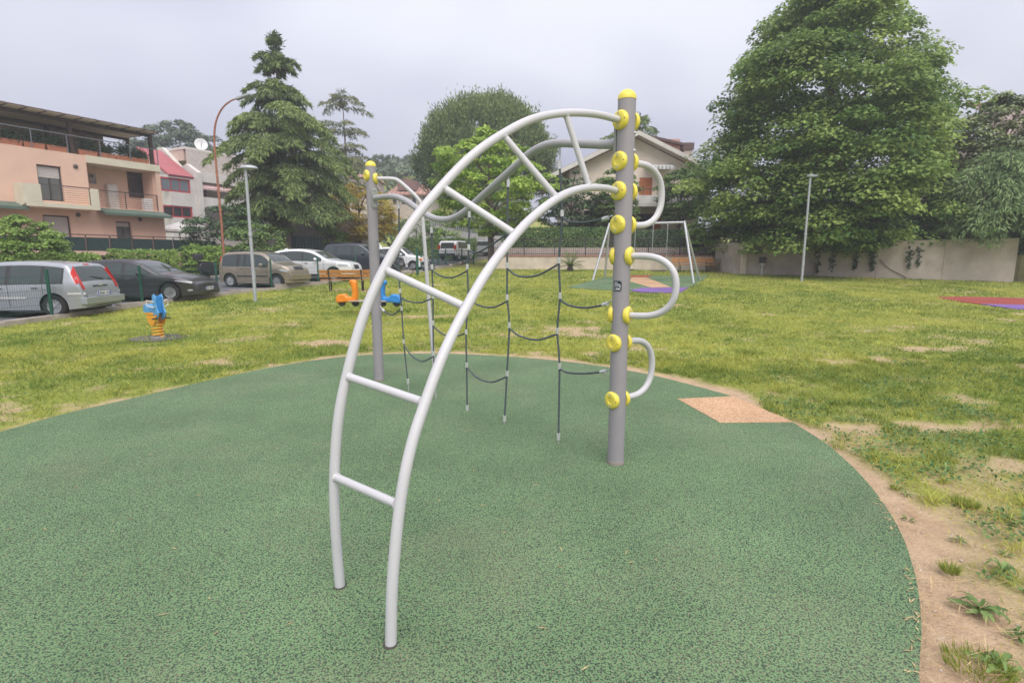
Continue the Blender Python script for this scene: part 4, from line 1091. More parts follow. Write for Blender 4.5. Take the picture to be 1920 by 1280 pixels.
for px in (735, 752, 772, 792):
    a, c = fp(px, 369), fp(px + 7, 382); MB().span((a[0], .44, c[1]), (c[0], .52, a[1])).build('window', GLASSD, fh)
fh2 = thing('hillside_house', 'small far house with red roof seen between the cedars', 'house', (*at(672, 400, 72)[:2], float(ter(*at(672, 400, 72)[:2])) - 1))
b_ = fh2.location; e0, e1 = fp(645, 332, 72), fp(700, 338, 72); r0_, r1_ = fp(655, 319, 72), fp(690, 319, 72)
MB().span((e0[0] + .3, .4, -2), (e1[0] - .3, 7, e0[1])).build('wall', mat('far_wall', (.50, .43, .38), .9), fh2)
mb = MB(); mb.add([(e0[0], 0, e0[1]), (e1[0], 0, e0[1]), (r1_[0], 3.5, r0_[1]), (r0_[0], 3.5, r0_[1]), (e0[0], 7.4, e0[1]), (e1[0], 7.4, e0[1])], [(0, 1, 2, 3), (4, 5, 2, 3), (0, 4, 3), (1, 5, 2)]); mb.build('roof', FROOF, fh2)
# --- roof at the right edge, behind the evergreen
rh = thing('tiled_house', 'house at the right edge with grey and brown tiled roof behind the evergreen', 'house', (*at(1945, 300, 34)[:2], 2.0))
b_ = rh.location
a, c, e, f_ = fp(1880, 262, 34), fp(2080, 262, 34), fp(1893, 197, 37), fp(2080, 197, 37)
MB().span((a[0] + .4, .4, -1.5), (c[0], 8, a[1])).build('wall', RENDER, rh)
RT2 = stripes('grey_brown_tiles', (.30, .23, .21), (.19, .14, .13), 3.0, 0, .85)
for k in range(2):
    s0, s1 = k / 2, (k + 1) / 2 
    za, zb2 = a[1] + (e[1] - a[1]) * s0, a[1] + (e[1] - a[1]) * s1
    mb = MB(); mb.add([(a[0] + .3 * k, 3 * s0, za + .1 * k), (c[0], 3 * s0, za + .1 * k), (c[0], 3 * s1, zb2), (a[0] + .3 * k, 3 * s1, zb2), (a[0] + .3 * k, 3 * s0, za + .1 * k - .16), (c[0], 3 * s0, za + .1 * k - .16)], [(0, 1, 2, 3), (0, 1, 5, 4)]); mb.build('roof', RT2, rh)
MB().tube([(a[0], 3, e[1]), (c[0], 3, e[1])], .14, 8).build('ridge', mat('ridge_brown', (.22, .11, .08), .85), rh)

# ------------------------------------------------------------------ garden ground and walls at the back of the park
gpoly = [(-.8, 35.9), (.5, 34.95), (12.9, 34.05), (13.2, 31.35), (16.7, 29.9), (24.7, 26.2), (40, 26), (60, 60), (-2, 62)]
slab('garden_ground', gpoly, -.6, 1.72, mat('garden_earth', (.14, .13, .06), .95, 0, .3, 1))
tag(bpy.data.objects['garden_ground'], kind='structure')

# retaining wall with coping
def wall_seg(mb, a, b, z0a, z0b, z1a, z1b, th):
    a = np.array(a); b = np.array(b); u = (b - a) / np.linalg.norm(b - a); n = np.array([-u[1], u[0]]) * th
    vs = []
    for (p, zl, zh) in ((a, z0a, z1a), (b, z0b, z1b)):
        for q in (p, p + n):
            vs += [(q[0], q[1], zl), (q[0], q[1], zh)]
    mb.add(vs, [(0, 1, 5, 4), (2, 3, 7, 6), (1, 3, 7, 5), (0, 2, 6, 4), (0, 1, 3, 2), (4, 5, 7, 6)])
rw = thing('retaining_wall', 'long beige retaining wall with red coping below the garden railing', 'wall', (6.5, 34.2, .7))
A0, A1 = np.array([-1.2, 35.1]), np.array([12.55, 33.75])
zt0, zt1 = 1.66, 1.66
wall_seg(mb := MB(), A0, A1, .2, .2, zt0, zt1, .3); mb.build('wall', RENDER, rw, False, True)
n_ = 11
for k in range(n_):
    u0, u1 = A0 + (A1 - A0) * k / n_, A0 + (A1 - A0) * (k + 1) / n_
    d = (u1 - u0) / np.linalg.norm(u1 - u0); nn = np.array([-d[1], d[0]])
    wall_seg(mb := MB(), u0 - nn * .05 + d * .004, u1 - nn * .05 - d * .004, zt0 + .002, zt1 + .002, zt0 + .07, zt1 + .07, .4); mb.build('coping_slab', mat('red_coping', (.34, .14, .09), .8, 0, .15, 3), rw, False, True)
gr_ = thing('garden_railing', 'dark iron bar railing along the top of the beige retaining wall', 'railing', (6.5, 34.3, 1.73))
rb = MB(); d = (A1 - A0) / np.linalg.norm(A1 - A0); nn = np.array([-d[1], d[0]]); ln = np.linalg.norm(A1 - A0)
IRON = mat('dark_iron', (.045, .04, .045), .6)
for zz in (1.80, 2.72):
    wall_seg(m2 := MB(), A0 + nn * .12, A1 + nn * .12, zz, zz, zz + .04, zz + .04, .04); m2.build('rail', IRON, gr_, False, True)
bar = None
nb = int(ln / .135)
for k in range(nb + 1):
    p = A0 + d * (k * ln / nb) + nn * .14
    if bar is None:
        bar = MB().box((0, 0, .5), (.02, .02, 1.0)).build('bar', IRON, gr_); ob = bar
    else: ob = same(bar, 'bar', gr_)
    ob.location = (p[0] - gr_.location.x, p[1] - gr_.location.y, 1.75 - gr_.location.z)
pbar = None
for k in range(8):
    p = A0 + d * (k * ln / 7) + nn * .20
    if pbar is None: pbar = ob = MB().box((0, 0, .55), (.05, .05, 1.1)).build('upright', IRON, gr_)
    else: ob = same(pbar, 'upright', gr_)
    ob.location = (p[0] - gr_.location.x, p[1] - gr_.location.y, 1.74 - gr_.location.z)
gw = thing('garden_wall', 'low pale garden wall standing behind the iron railing', 'wall', (6.5, 35.2, 1.7))
wall_seg(m2 := MB(), A0 + nn * .6, A1 + nn * .6, 1.5, 1.5, 2.22, 2.22, .2); m2.build('wall', mat('pale_pink_render', (.50, .42, .38), .9, 0, .12, 1.5), gw, False, True)
# pier and grey wall to the right
gwl = thing('park_wall', 'tall stained grey concrete wall along the right side of the lawn', 'wall', (18, 29, .4))
B0, B1, B2, B3 = np.array([12.62, 33.6]), np.array([12.75, 31.05]), np.array([16.6, 29.55]), np.array([24.2, 26.0])
zw = 2.50
def topz(px, py, P): q = vplane(px, py, P, (1, 0)); return float(q[2])
wall_seg(m2 := MB(), B0, B1, .2, .2, 2.45, 2.45, .3); m2.build('wall_return', CONCW, gwl, False, True)
wall_seg(m2 := MB(), B1 + np.array([.02, 0]), B2, .2, .2, 2.42, 2.42, .3); m2.build('wall_panel', CONCW, gwl, False, True)
u = (B3 - B2) / np.linalg.norm(B3 - B2)
for k in range(3):
    q0, q1 = B2 + (B3 - B2) * k / 3 + u * .006, B2 + (B3 - B2) * (k + 1) / 3 - u * .006
    off = np.array([u[1], -u[0]]) * .28
    wall_seg(m2 := MB(), q0 + off, q1 + off, .1, .1, 2.42 + .03 * k, 2.44 + .04 * k, .3); m2.build('wall_panel', CONCW, gwl, False, True)
MB().span((B1[0] + .35, B1[1] - .35, .3), (B1[0] + .6, B1[1] - .1, 2.44)).build('pier', RENDER, gwl, False, True)
MB().span((12.0, 32.7, .3), (13.1, 33.3, 1.55)).build('rough_pier', mat('mossy_stone', (.22, .18, .12), .95, 0, .35, 3, bump=.8, bs=8), gwl, False, True, .05)
# white wall with slatted fence far behind the bright tree
fw_ = thing('slatted_wall', 'sloping white wall with pale slatted fence behind the bright green tree', 'wall', (*at(860, 440, 55)[:2], 2.0)); b_ = fw_.location
a, c, e, f_ = fp(822, 447, 55), fp(892, 447, 55), fp(822, 424, 55), fp(892, 438, 55)
MB().prism([(a[0] - 3, a[1] - 1.5), (c[0] + 3, c[1] - 1.5), (c[0] + 3, f_[1] - .3), (f_[0], f_[1]), (e[0], e[1]), (e[0] - 3, e[1] + .5)], 0, .3).build('wall', mat('white_wall', (.62, .60, .58), .85), fw_)
sl_ = None
for k in range(22):
    s = k / 21; x = e[0] - 1 + (f_[0] - e[0] + .5) * s; z = e[1] + .1 + (f_[1] - e[1]) * max(0, s - .1)
    if sl_ is None: sl_ = ob = MB().box((0, 0, .45), (.11, .04, .9)).build('slat', mat('slat_grey', (.50, .50, .50), .7), fw_)
    else: ob = same(sl_, 'slat', fw_)
    ob.location = (x, .1, z)

# ------------------------------------------------------------------ cars
WHEELS = {}
def wheel_meshes(r, wd, spokes, key):
    if key in WHEELS: return WHEELS[key]
    ty = MB().lathe([(r * .62, -wd / 2), (r * .93, -wd / 2), (r * .985, -wd * .38), (r, -wd * .2), (r, wd * .2), (r * .985, wd * .38), (r * .93, wd / 2), (r * .62, wd / 2), (r * .60, wd * .2), (r * .6, -wd * .2)], 28, (0, 0, 0), (0, 1, 0))
    rm = MB().lathe([(r * .66, wd * .30), (r * .66, wd * .46), (r * .62, wd * .47), (r * .59, wd * .34), (r * .57, wd * .22), (.01, wd * .20)], 24, (0, 0, 0), (0, 1, 0))
    for k in range(spokes):
        a = 2 * math.pi * k / spokes
        M_ = Matrix.Rotation(a, 3, 'Y')
        rm.box(M_ @ Vector((0, wd * .30, r * .33)), (r * .17, wd * .2, r * .54), 0, M_)
    rm.lathe([(r * .16, wd * .2), (r * .15, wd * .44), (.01, wd * .46)], 14, (0, 0, 0), (0, 1, 0))
    hb = MB().lathe([(r * .55, wd * .205), (r * .5, wd * .215), (.01, wd * .215)], 20, (0, 0, 0), (0, 1, 0))
    WHEELS[key] = (ty, rm, hb); return WHEELS[key]

def car(label, paint, turn, zs, anchor, head, prof, belt, L, W, wb, fo, wr, screens, sidew, lamps, reverse=False, roof=None, group='cars parked beside the park', bumper=None, spokes=6, extras=()):
    """prof: outline of the car's side from tail (x=0) to nose (x=L); anchor: ground point under the near wheel named by head
    screens: (x ranges) of rear and front glass; sidew: x ranges of the side windows; fo: overhang at the nose"""
    t = thing('parked_car', label, 'car', (0, 0, 0), 0, group)
    prof = [(p[0], p[1] * zs) for p in prof]; belt = [(p[0], p[1] * zs) for p in belt]
    S = np.array(catmull(prof, 10)); sx, sz = S[:, 0], S[:, 1]
    sx = np.maximum.accumulate(sx + np.arange(len(sx)) * 1e-6)
    xr_, xf_ = 0., L
    xw = (L - fo - wb, L - fo)                                   # rear and front axle
    def top(x): return np.interp(x, sx, sz)
    bl = lambda x: np.interp(x, [p[0] for p in belt], [p[1] for p in belt])
    zroof = max(sz)
    def Wd(x, z):
        x = np.asarray(x, float); z = np.asarray(z, float)
        er = np.clip(x / .55, 0, 1); ef = np.clip((L - x) / .8, 0, 1)
        p = (1 - .11 * (1 - er) ** 2.2) * (1 - .20 * (1 - ef) ** 2.2)
        b = bl(x)
        k = np.where(z > b, 1 - .21 * np.clip((z - b) / max(zroof - .9, .3), 0, 1.3), 1 - .05 * np.clip((b - z - .12) / .55, 0, 1) ** 1.6)
        k = k + .012 * np.exp(-((z - (b - .09)) / .05) ** 2)
        d = np.clip(top(x) - z, 0, 1); r_ = .075
        q = np.clip(1 - d / r_, 0, 1)
        return W / 2 * p * k - r_ * .8 * (1 - np.sqrt(1 - q * q * .999))
    ar = wr + .055
    def sill(x):
        z = .20 + .05 * np.clip((.5 - x) / .5, 0, 1) + .03 * np.clip((x - L + .5) / .5, 0, 1)
        for c in xw:
            q = ar * ar - (x - c) ** 2
            if q > 0: z = max(z, wr + math.sqrt(q))
        return z
    X = np.unique(np.round(np.concatenate([sx, np.arange(0, L, .06), *[c + ar * np.cos(np.linspace(0, math.pi, 19)) for c in xw]]), 4))
    X = X[(X >= 0) & (X <= L)]
    fr = [0, .12, .25, .4, .55, .7, .82, .9]
    def column(x):
        a = sill(x); b = float(top(x)); b = max(b, a + .02)
        zs_ = [a + (b - .075 - a) * f for f in fr] if b - a > .12 else [a + (b - a) * f * .9 for f in fr]
        dd = min(.075, (b - a) * .3)
        return zs_ + [b - dd, b - dd * .45, b - dd * .15, b]
    mb = MB(); nz_ = len(fr) + 4; cols = [column(x) for x in X]
    for sgn in (1, -1):
        vs = [(x, sgn * float(Wd(x, z)), z) for x, c in zip(X, cols) for z in c]
        fs = [(i * nz_ + j, i * nz_ + j + 1, (i + 1) * nz_ + j + 1, (i + 1) * nz_ + j) for i in range(len(X) - 1) for j in range(nz_ - 1)]
        mb.add(vs, fs)
    ny = 8; vs = []
    for x, c in zip(X, cols):
        wv = float(Wd(x, c[-1]))
        for j in range(ny + 1): s = -1 + 2 * j / ny; vs.append((x, wv * s, c[-1] + .025 * (1 - s * s)))
    mb.add(vs, [(i * (ny + 1) + j, i * (ny + 1) + j + 1, (i + 1) * (ny + 1) + j + 1, (i + 1) * (ny + 1) + j) for i in range(len(X) - 1) for j in range(ny)])
    for x, c in ((X[0], cols[0]), (X[-1], cols[-1])):            # close the two ends
        n2 = len(c); vs = [(x, float(Wd(x, z)), z) for z in c] + [(x, -float(Wd(x, z)), z) for z in c]
        mb.add(vs, [(j, j + 1, n2 + j + 1, n2 + j) for j in range(n2 - 1)])
    body = mb.build('body', paint, t, True)
    MB().span((.25, -W * .40, .17), (L - .3, W * .40, .5)).build('underbody', PLAST, t)
    def side(name, x0, x1, lo, hi, m, off, sgn, parent, n=10, k=4):
        vs = []; fs = []
        for i in range(n + 1):
            x = x0 + (x1 - x0) * i / n; a, b = lo(x), hi(x); b = max(a + .002, b)
            for j in range(k + 1): z = a + (b - a) * j / k; vs.append((x, sgn * (float(Wd(x, z)) + off), z))
        for i in range(n):
            for j in range(k): q = i * (k + 1) + j; fs.append((q, q + 1, q + k + 2, q + k + 1))
        return MB().add(vs, fs).build(name, m, parent, True)
    def strip(name, x0, x1, f0, f1, m, off, parent, n=14, k=6):
        vs = []; fs = []
        for i in range(n + 1):
            x = x0 + (x1 - x0) * i / n; z = float(top(x)); e = .01; dz = (float(top(x + e)) - float(top(x - e))) / (2 * e)
            nn_ = Vector((-dz, 0, 1)).normalized(); wv = float(Wd(x, z))
            for j in range(k + 1):
                s = f0 + (f1 - f0) * j / k; vs.append((x + nn_.x * off, wv * s, z + .025 * (1 - s * s) + nn_.z * off))
        for i in range(n):
            for j in range(k): q = i * (k + 1) + j; fs.append((q, q + 1, q + k + 2, q + k + 1))
        return MB().add(vs, fs).build(name, m, parent, True)
    for sgn in (1, -1):
        for (a, b) in sidew: side('side_window', a, b, lambda x: float(bl(x)) + .025, lambda x: float(top(x)) - .115, GLASSC, .006, sgn, t)
        # black frame behind the glass
        side('window_trim', sidew[0][0] - .03, sidew[-1][1] + .03, lambda x: float(bl(x)) + .004, lambda x: float(top(x)) - .098, PLAST if not roof else paint, .003, sgn, t, 24)
        for (a, b) in zip(sidew[:-1], sidew[1:]):
            x = (a[1] + b[0]) / 2
            if xw[0] + .15 < x < xw[1] - .1: side('door_seam', x - .006, x + .006, lambda q: max(sill(q), .3), lambda q: float(bl(q)), PLAST, .002, sgn, body, 1, 8)
        side('door_seam', xw[1] - ar - .08, xw[1] - ar - .068, lambda q: .3, lambda q: float(bl(q)), PLAST, .002, sgn, body, 1, 8)
        for (a, b) in sidew[-2:]:
            side('door_handle', a + .06, a + .22, lambda x: float(bl(x)) - .115, lambda x: float(bl(x)) - .085, PLAST if bumper is None else bumper, .02, sgn, t, 3, 1)
        mx_ = sidew[-1][1] - .22
        MB().lathe([(.03, -.02), (.075, .0), (.085, .05), (.07, .10), (.02, .12)], 12, (mx_ - .04, sgn * (float(Wd(mx_, bl(mx_))) + .12), float(bl(mx_)) + .09), (1, 0, 0)).build('mirror', paint, t, True)
        side('wheel_arch_trim', 0, 0.001, lambda x: .5, lambda x: .51, PLAST, -.1, sgn, body, 1, 1) if False else None
    for q in screens: strip(q[0], q[1], q[2], -.86, .86, GLASSC, .006, t)
    for q in lamps:
        if q[0] == 'side': 
            for sgn in (1, -1): side(q[1], q[2], q[3], (lambda z: lambda x: z)(q[4]) if not callable(q[4]) else q[4], (lambda z: lambda x: z)(q[5]) if not callable(q[5]) else q[5], q[6], q[7] if len(q) > 7 else .006, sgn, t)
        else: strip(q[1], q[2], q[3], q[4], q[5], q[6], q[7] if len(q) > 7 else .006, t, 8, 4)
    ty, rm, hb = wheel_meshes(wr, .19, spokes, (wr, spokes)); first = None
    for cx in xw:
        for sgn in (1, -1):
            wl = bpy.data.objects.new('wheel', None); COL.objects.link(wl); wl.parent = t; wl.location = (cx, sgn * (W / 2 - .12), wr); wl.rotation_euler = (0, random.uniform(0, 1), 0 if sgn > 0 else math.pi)
            if first is None: first = (ty.build('tyre', TYRE, wl, True), rm.build('rim', RIM, wl, True), hb.build('brake_disc', PLAST, wl, True))
            else:
                for o, nm in zip(first, ('tyre', 'rim', 'brake_disc')): same(o, nm, wl)
        MB().lathe([(ar + .01, -W * .44), (ar + .01, W * .44)], 20, (cx, 0, wr), (0, 1, 0)).build('wheel_well', PLAST, t) if False else None
        wmb = MB(); vs = []; n = 16
        for k in range(n + 1):
            a = math.pi * k / n; vs += [(cx + ar * math.cos(a), -W * .455, wr + ar * math.sin(a)), (cx + ar * math.cos(a), W * .455, wr + ar * math.sin(a))]
        wmb.add(vs, [(2 * k, 2 * k + 1, 2 * k + 3, 2 * k + 2) for k in range(n)]); wmb.build('wheel_well', PLAST, t)
        MB().span((cx - ar, -W * .3, wr * .6), (cx + ar, W * .3, wr + ar * .8)).build('axle_block', PLAST, t)
    # place: the anchor wheel stands on its ground point
    which, sgn = head; ang = R(turn) + (math.pi if reverse else 0)
    c, s = math.cos(ang), math.sin(ang); lx, ly = xw[which], sgn * (W / 2 - .08)
    ox, oy = anchor[0] - (c * lx - s * ly), anchor[1] - (s * lx + c * ly)
    # move the Empty to the middle of the car, parts keep their frame
    mid = L / 2
    for o in t.children: o.location.x -= mid
    t.location = (ox + c * mid, oy + s * mid, float(ter(*anchor[:2])) + .012); t.rotation_euler = (0, 0, ang)
    t['half'] = mid; del t['half']
    def number_plate(xc, z, rear):
        x = xc - mid; sg = -1 if rear else 1
        p = MB().span((x - .006, -.26, z - .055), (x + .006, .26, z + .055)).build('number_plate', PLATEW, t)
        for a in (-.258, .215): MB().span((x + sg * .007, a, z - .053), (x + sg * .009, a + .043, z + .053)).build('blue_band', PLATEB, p)
        for k, a in enumerate(np.linspace(-.16, .165, 7)):
            if k in (2,): continue
            MB().span((x + sg * .007, a - .014, z - .032), (x + sg * .009, a + .014, z + .032)).build('stamped_sign', INKB, p)
    for e in extras:
        if e[0] == 'plate': number_plate(*e[1:])
        elif e[0] == 'box': MB().span((e[2][0] - mid, *e[2][1:]), (e[3][0] - mid, *e[3][1:])).build(e[1], e[4], t, bevel=.015)
        elif e[0] == 'tube': MB().tube([(p[0] - mid, p[1], p[2]) for p in e[2]], e[3], 8).build(e[1], e[4], t, True)
    return t

def paint(name, c, metal=.35, rough=.32): return mat(name, c, rough, metal, .04, 3, coat=.6)
Z_ = lambda z: (lambda x: z)
# silver tall hatchback, backed in: tail towards the lawn
a1 = gp(107, 596)
car('silver hatchback with tall red tail lamps, backed up to the kerb at far left', paint('silver_paint', (.36, .38, .41)), 5, .955, a1, (0, 1),
    [(0, .28), (.02, .5), (.05, .72), (.10, .90), (.22, 1.16), (.36, 1.40), (.55, 1.475), (1.2, 1.53), (2.0, 1.52), (2.45, 1.44), (2.9, 1.19), (3.2, 1.02), (3.6, .96), (3.9, .86), (4.0, .6), (4.02, .28)],
    [(0, .92), (.5, .93), (2.6, .90), (4, .80)], 4.02, 1.72, 2.485, .79, .30,
    [('rear_window', .13, .34), ('windscreen', 2.52, 3.12)], [(.48, .92), (1.0, 1.75), (1.86, 2.82)],
    [('side', 'tail_lamp', .12, .29, lambda x: max(.88, .70 + (x - .06) * 2.0), lambda x: min(.92 + (x - .10) * 2.5, 1.36), REDL, .010), ('strip', 'tail_lamp', .06, .30, .86, .995, REDL, .009), ('strip', 'tail_lamp', .06, .30, -.995, -.86, REDL, .009),
     ('side', 'side_moulding', .75 + .62, 2.85, Z_(.50), Z_(.555), mat('pale_moulding', (.5, .5, .51), .5), .012), ('side', 'bumper_moulding', .0, .36, Z_(.60), Z_(.66), mat('pale_moulding', (.5, .5, .51), .5), .014),
     ('strip', 'bumper_band', .012, .034, -.9, .9, mat('grey_bumper', (.30, .31, .32), .6), .02), ('strip', 'high_brake_lamp', .365, .40, -.16, .16, REDL, .008), ('strip', 'boot_handle', .067, .078, -.4, .4, PLAST, .008)],
    True, extras=[('plate', -.012, .60, True), ('box', 'bumper', (-.07, -.80, .34), (.10, .80, .52), paint('silver_paint', (.36, .38, .41))), ('tube', 'wiper', [(.115, -.25, .99), (.17, .2, 1.06)], .012, PLAST), ('box', 'badge', (.045, -.07, .80), (.062, .07, .84), CHROME)])
# dark grey hatchback
DG = paint('dark_grey_paint', (.055, .052, .058), .4)
a2 = gp(322, 566)
car('dark charcoal hatchback parked nose-in between the silver and beige cars', DG, 3, .95, a2, (1, -1),
    [(0, .30), (.03, .6), (.08, .85), (.25, 1.05), (.55, 1.33), (.85, 1.43), (1.5, 1.485), (2.1, 1.46), (2.5, 1.32), (3.05, 1.02), (3.5, .93), (3.95, .80), (4.22, .66), (4.32, .45), (4.34, .28)],
    [(0, 1.02), (.8, .98), (2.8, .90), (4.3, .74)], 4.34, 1.79, 2.6, .90, .315,
    [('rear_window', .22, .62), ('windscreen', 2.42, 3.02)], [(.62, 1.1), (1.18, 1.92), (2.02, 2.78)],
    [('side', 'headlamp', 3.66, 4.16, lambda x: .60 + (4.16 - x) * .20, lambda x: .72 - (x - 3.7) * .10, LENS, .012), ('strip', 'grille', 4.235, 4.315, -.42, .42, PLAST, .008), ('side', 'fog_lamp', 4.02, 4.16, Z_(.36), Z_(.41), LENS, .01), ('strip', 'tail_trim', .05, .07, -.6, .6, CHROME, .006)],
    bumper=CHROME, spokes=10, extras=[('plate', 4.352, .42, False), ('box', 'chrome_bar', (4.27, -.3, .60), (4.30, .3, .62), CHROME)])
# beige small tall hatchback
BG = paint('beige_paint', (.30, .255, .20), .35)
a3 = gp(521, 541)
car('beige boxy hatchback parked behind the grey lamp post', BG, -13, .985, a3, (1, -1),
    [(0, .32), (.02, .6), (.04, .90), (.12, 1.22), (.25, 1.46), (.5, 1.53), (1.2, 1.56), (1.95, 1.53), (2.3, 1.42), (2.72, 1.10), (3.0, 1.02), (3.3, .93), (3.45, .80), (3.52, .55), (3.54, .30)],
    [(0, .93), (1.2, .92), (2.7, .89), (3.5, .80)], 3.54, 1.60, 2.3, .66, .295,
    [('rear_window', .06, .22), ('windscreen', 2.22, 2.70)], [(.26, .98), (1.10, 1.34), (1.42, 2.50)],
    [('side', 'headlamp', 3.06, 3.40, lambda x: .66 + (3.40 - x) * .22, lambda x: .84 - (x - 3.0) * .16, LENS, .012), ('strip', 'grille', 3.36, 3.47, -.5, .5, PLAST, .008), ('strip', 'lower_grille', 3.522, 3.535, -.45, .45, PLAST, .01), ('side', 'side_moulding', .95, 2.45, Z_(.48), Z_(.53), PLAST, .012), ('side', 'tail_lamp', .03, .10, Z_(.95), Z_(1.35), REDL, .008)],
    spokes=8, extras=[('plate', 3.556, .50, False), ('box', 'bumper', (3.44, -.70, .36), (3.58, .70, .58), BG), ('tube', 'roof_rail', [(.5, -.55, 1.56), (1.2, -.56, 1.60), (1.9, -.55, 1.565)], .018, PLAST), ('tube', 'roof_rail', [(.5, .55, 1.56), (1.2, .56, 1.60), (1.9, .55, 1.565)], .018, PLAST)])
# white crossover
WH = paint('white_paint', (.72, .72, .74), .0, .25)
a4 = gp(627, 528)
car('white crossover parked behind the wooden bench', WH, -4, 1, a4, (1, -1),
    [(0, .34), (.03, .7), (.08, .95), (.2, 1.10), (.5, 1.36), (.9, 1.49), (1.6, 1.545), (2.2, 1.50), (2.6, 1.38), (3.2, 1.06), (3.6, 1.0), (4.1, .90), (4.32, .74), (4.38, .5), (4.40, .32)],
    [(0, 1.04), (1.0, 1.0), (3.0, .95), (4.4, .80)], 4.40, 1.80, 2.66, .88, .335,
    [('rear_window', .22, .72), ('windscreen', 2.52, 3.16)], [(.85, 1.15), (1.2, 1.98), (2.06, 2.92)],
    [('side', 'headlamp', 3.78, 4.22, Z_(.74), lambda x: .84 - (x - 3.8) * .03, LENS, .012), ('strip', 'grille', 4.30, 4.37, -.45, .45, PLAST, .01), ('side', 'lower_cladding', .9, 3.2, Z_(.22), Z_(.36), PLAST, .012), ('side', 'tail_lamp', .04, .3, Z_(.84), Z_(.93), REDL, .008)],
    spokes=10, extras=[('plate', 4.408, .50, False), ('box', 'fin_aerial', (.72, -.03, 1.50), (.90, .03, 1.58), WH)])
# dark blue-grey sport utility
DB = paint('slate_blue_paint', (.05, .055, .075), .4)
a5 = gp(718, 516)
car('dark slate estate off-roader with roof rails behind the white crossover', DB, -5, 1, a5, (1, -1),
    [(0, .42), (.02, .8), (.06, 1.08), (.25, 1.45), (.45, 1.66), (.9, 1.70), (2.0, 1.71), (2.4, 1.64), (2.9, 1.28), (3.2, 1.14), (3.8, 1.06), (4.25, .95), (4.4, .75), (4.44, .38)],
    [(0, 1.12), (3.0, 1.08), (4.4, .95)], 4.44, 1.76, 2.62, .85, .345,
    [('rear_window', .09, .38), ('windscreen', 2.42, 2.90)], [(.36, .95), (1.04, 1.85), (1.95, 2.76)],
    [('side', 'headlamp', 3.95, 4.30, Z_(.76), Z_(.90), LENS, .012), ('strip', 'grille', 4.30, 4.40, -.5, .5, PLAST, .01), ('side', 'lower_cladding', .9, 3.2, Z_(.30), Z_(.52), PLAST, .014)],
    spokes=6, extras=[('plate', 4.452, .58, False), ('tube', 'roof_rail', [(.5, -.58, 1.70), (.6, -.6, 1.77), (2.0, -.6, 1.77), (2.1, -.58, 1.72)], .02, PLAST), ('tube', 'roof_rail', [(.5, .58, 1.70), (.6, .6, 1.77), (2.0, .6, 1.77), (2.1, .58, 1.72)], .02, PLAST)])
# old white saloon
a6 = gp(775, 507)
car('older white car with orange indicator lamps beside the gate posts', WH, -6, 1, a6, (1, -1),
    [(0, .36), (.03, .7), (.08, .90), (.25, 1.18), (.5, 1.38), (1.0, 1.42), (1.8, 1.42), (2.1, 1.36), (2.6, .97), (2.8, .92), (3.4, .84), (3.55, .72), (3.60, .5), (3.62, .32)],
    [(0, .90), (2.6, .88), (3.6, .80)], 3.62, 1.56, 2.36, .70, .28,
    [('rear_window', .10, .44), ('windscreen', 2.12, 2.58)], [(.4, .85), (.93, 1.45), (1.55, 2.42)],
    [('side', 'indicator_lamp', 3.32, 3.52, Z_(.60), Z_(.72), ORAL, .012), ('strip', 'indicator_lamp', 3.50, 3.57, -.98, -.80, ORAL, .01), ('strip', 'headlamp', 3.50, 3.58, -.78, -.4, LENS, .01), ('strip', 'headlamp', 3.50, 3.58, .4, .78, LENS, .01), ('strip', 'grille', 3.50, 3.58, -.38, .38, PLAST, .01)],
    spokes=5, extras=[('box', 'bumper', (3.50, -.76, .34), (3.72, .76, .54), PLAST), ('plate', 3.73, .44, False)])
# small white van-like hatchback seen from behind, further up the road
def far_car(label, paintm, px, py, ang, L, W, H, wr=.29):
    p = gp(px, py); t = thing('parked_car', label, 'car', (p[0], p[1], p[2] + .01), ang, 'cars standing further up the road')
    body = MB().prism([(-L / 2, .35), (-L / 2 - .03, .55), (-L / 2 + .02, .92), (-L / 2 + .16, H - .12), (-L / 2 + .4, H), (.25, H), (.95, .98), (L / 2 - .15, .82), (L / 2, .6), (L / 2, .3)], -W / 2, W / 2, 'xz').build('body', paintm, t, True, bevel=.09)
    MB().add([(-L / 2 + .012, -W * .38, .96), (-L / 2 + .012, W * .38, .96), (-L / 2 + .135, W * .36, H - .16), (-L / 2 + .135, -W * .36, H - .16)], [(0, 1, 2, 3)]).build('rear_window', GLASSC, t)
    for s in (1, -1):
        MB().span((-L / 2 - .02, s * W * .40, .90), (-L / 2 + .10, s * (W / 2 + .006), H - .35)).build('tail_lamp', REDL, t)
        MB().add([(-L / 2 + .5, s * (W / 2 + .004), .98), (.75, s * (W / 2 + .004), .98), (.3, s * (W / 2 + .004), H - .1), (-L / 2 + .5, s * (W / 2 + .004), H - .1)], [(0, 1, 2, 3)]).build('side_window', GLASSC, t)
        for x in (-L / 2 + .6, L / 2 - .62):
            wl = bpy.data.objects.new('wheel', None); COL.objects.link(wl); wl.parent = t; wl.location = (x, s * (W / 2 - .08), wr); wl.rotation_euler = (0, 0, 0 if s > 0 else math.pi)
            ty, rm, hb = wheel_meshes(wr, .17, 5, (wr, 5)); ty.build('tyre', TYRE, wl, True); rm.build('rim', RIM, wl, True)
    MB().span((-L / 2 - .10, -W * .46, .36), (-L / 2 + .02, W * .46, .56)).build('bumper', PLAST, t, bevel=.03)
    MB().span((-L / 2 - .045, -.26, .62), (-L / 2 - .03, .26, .73)).build('number_plate', PLATEW, t)
far_car('small boxy white car seen from behind near the far hedge', WH, 856, 488, R(70), 3.5, 1.58, 1.58)
far_car('pale grey car half hidden behind the bright tree trunk', paint('pale_grey_paint', (.42, .44, .46)), 905, 480, R(20), 3.8, 1.6, 1.5)

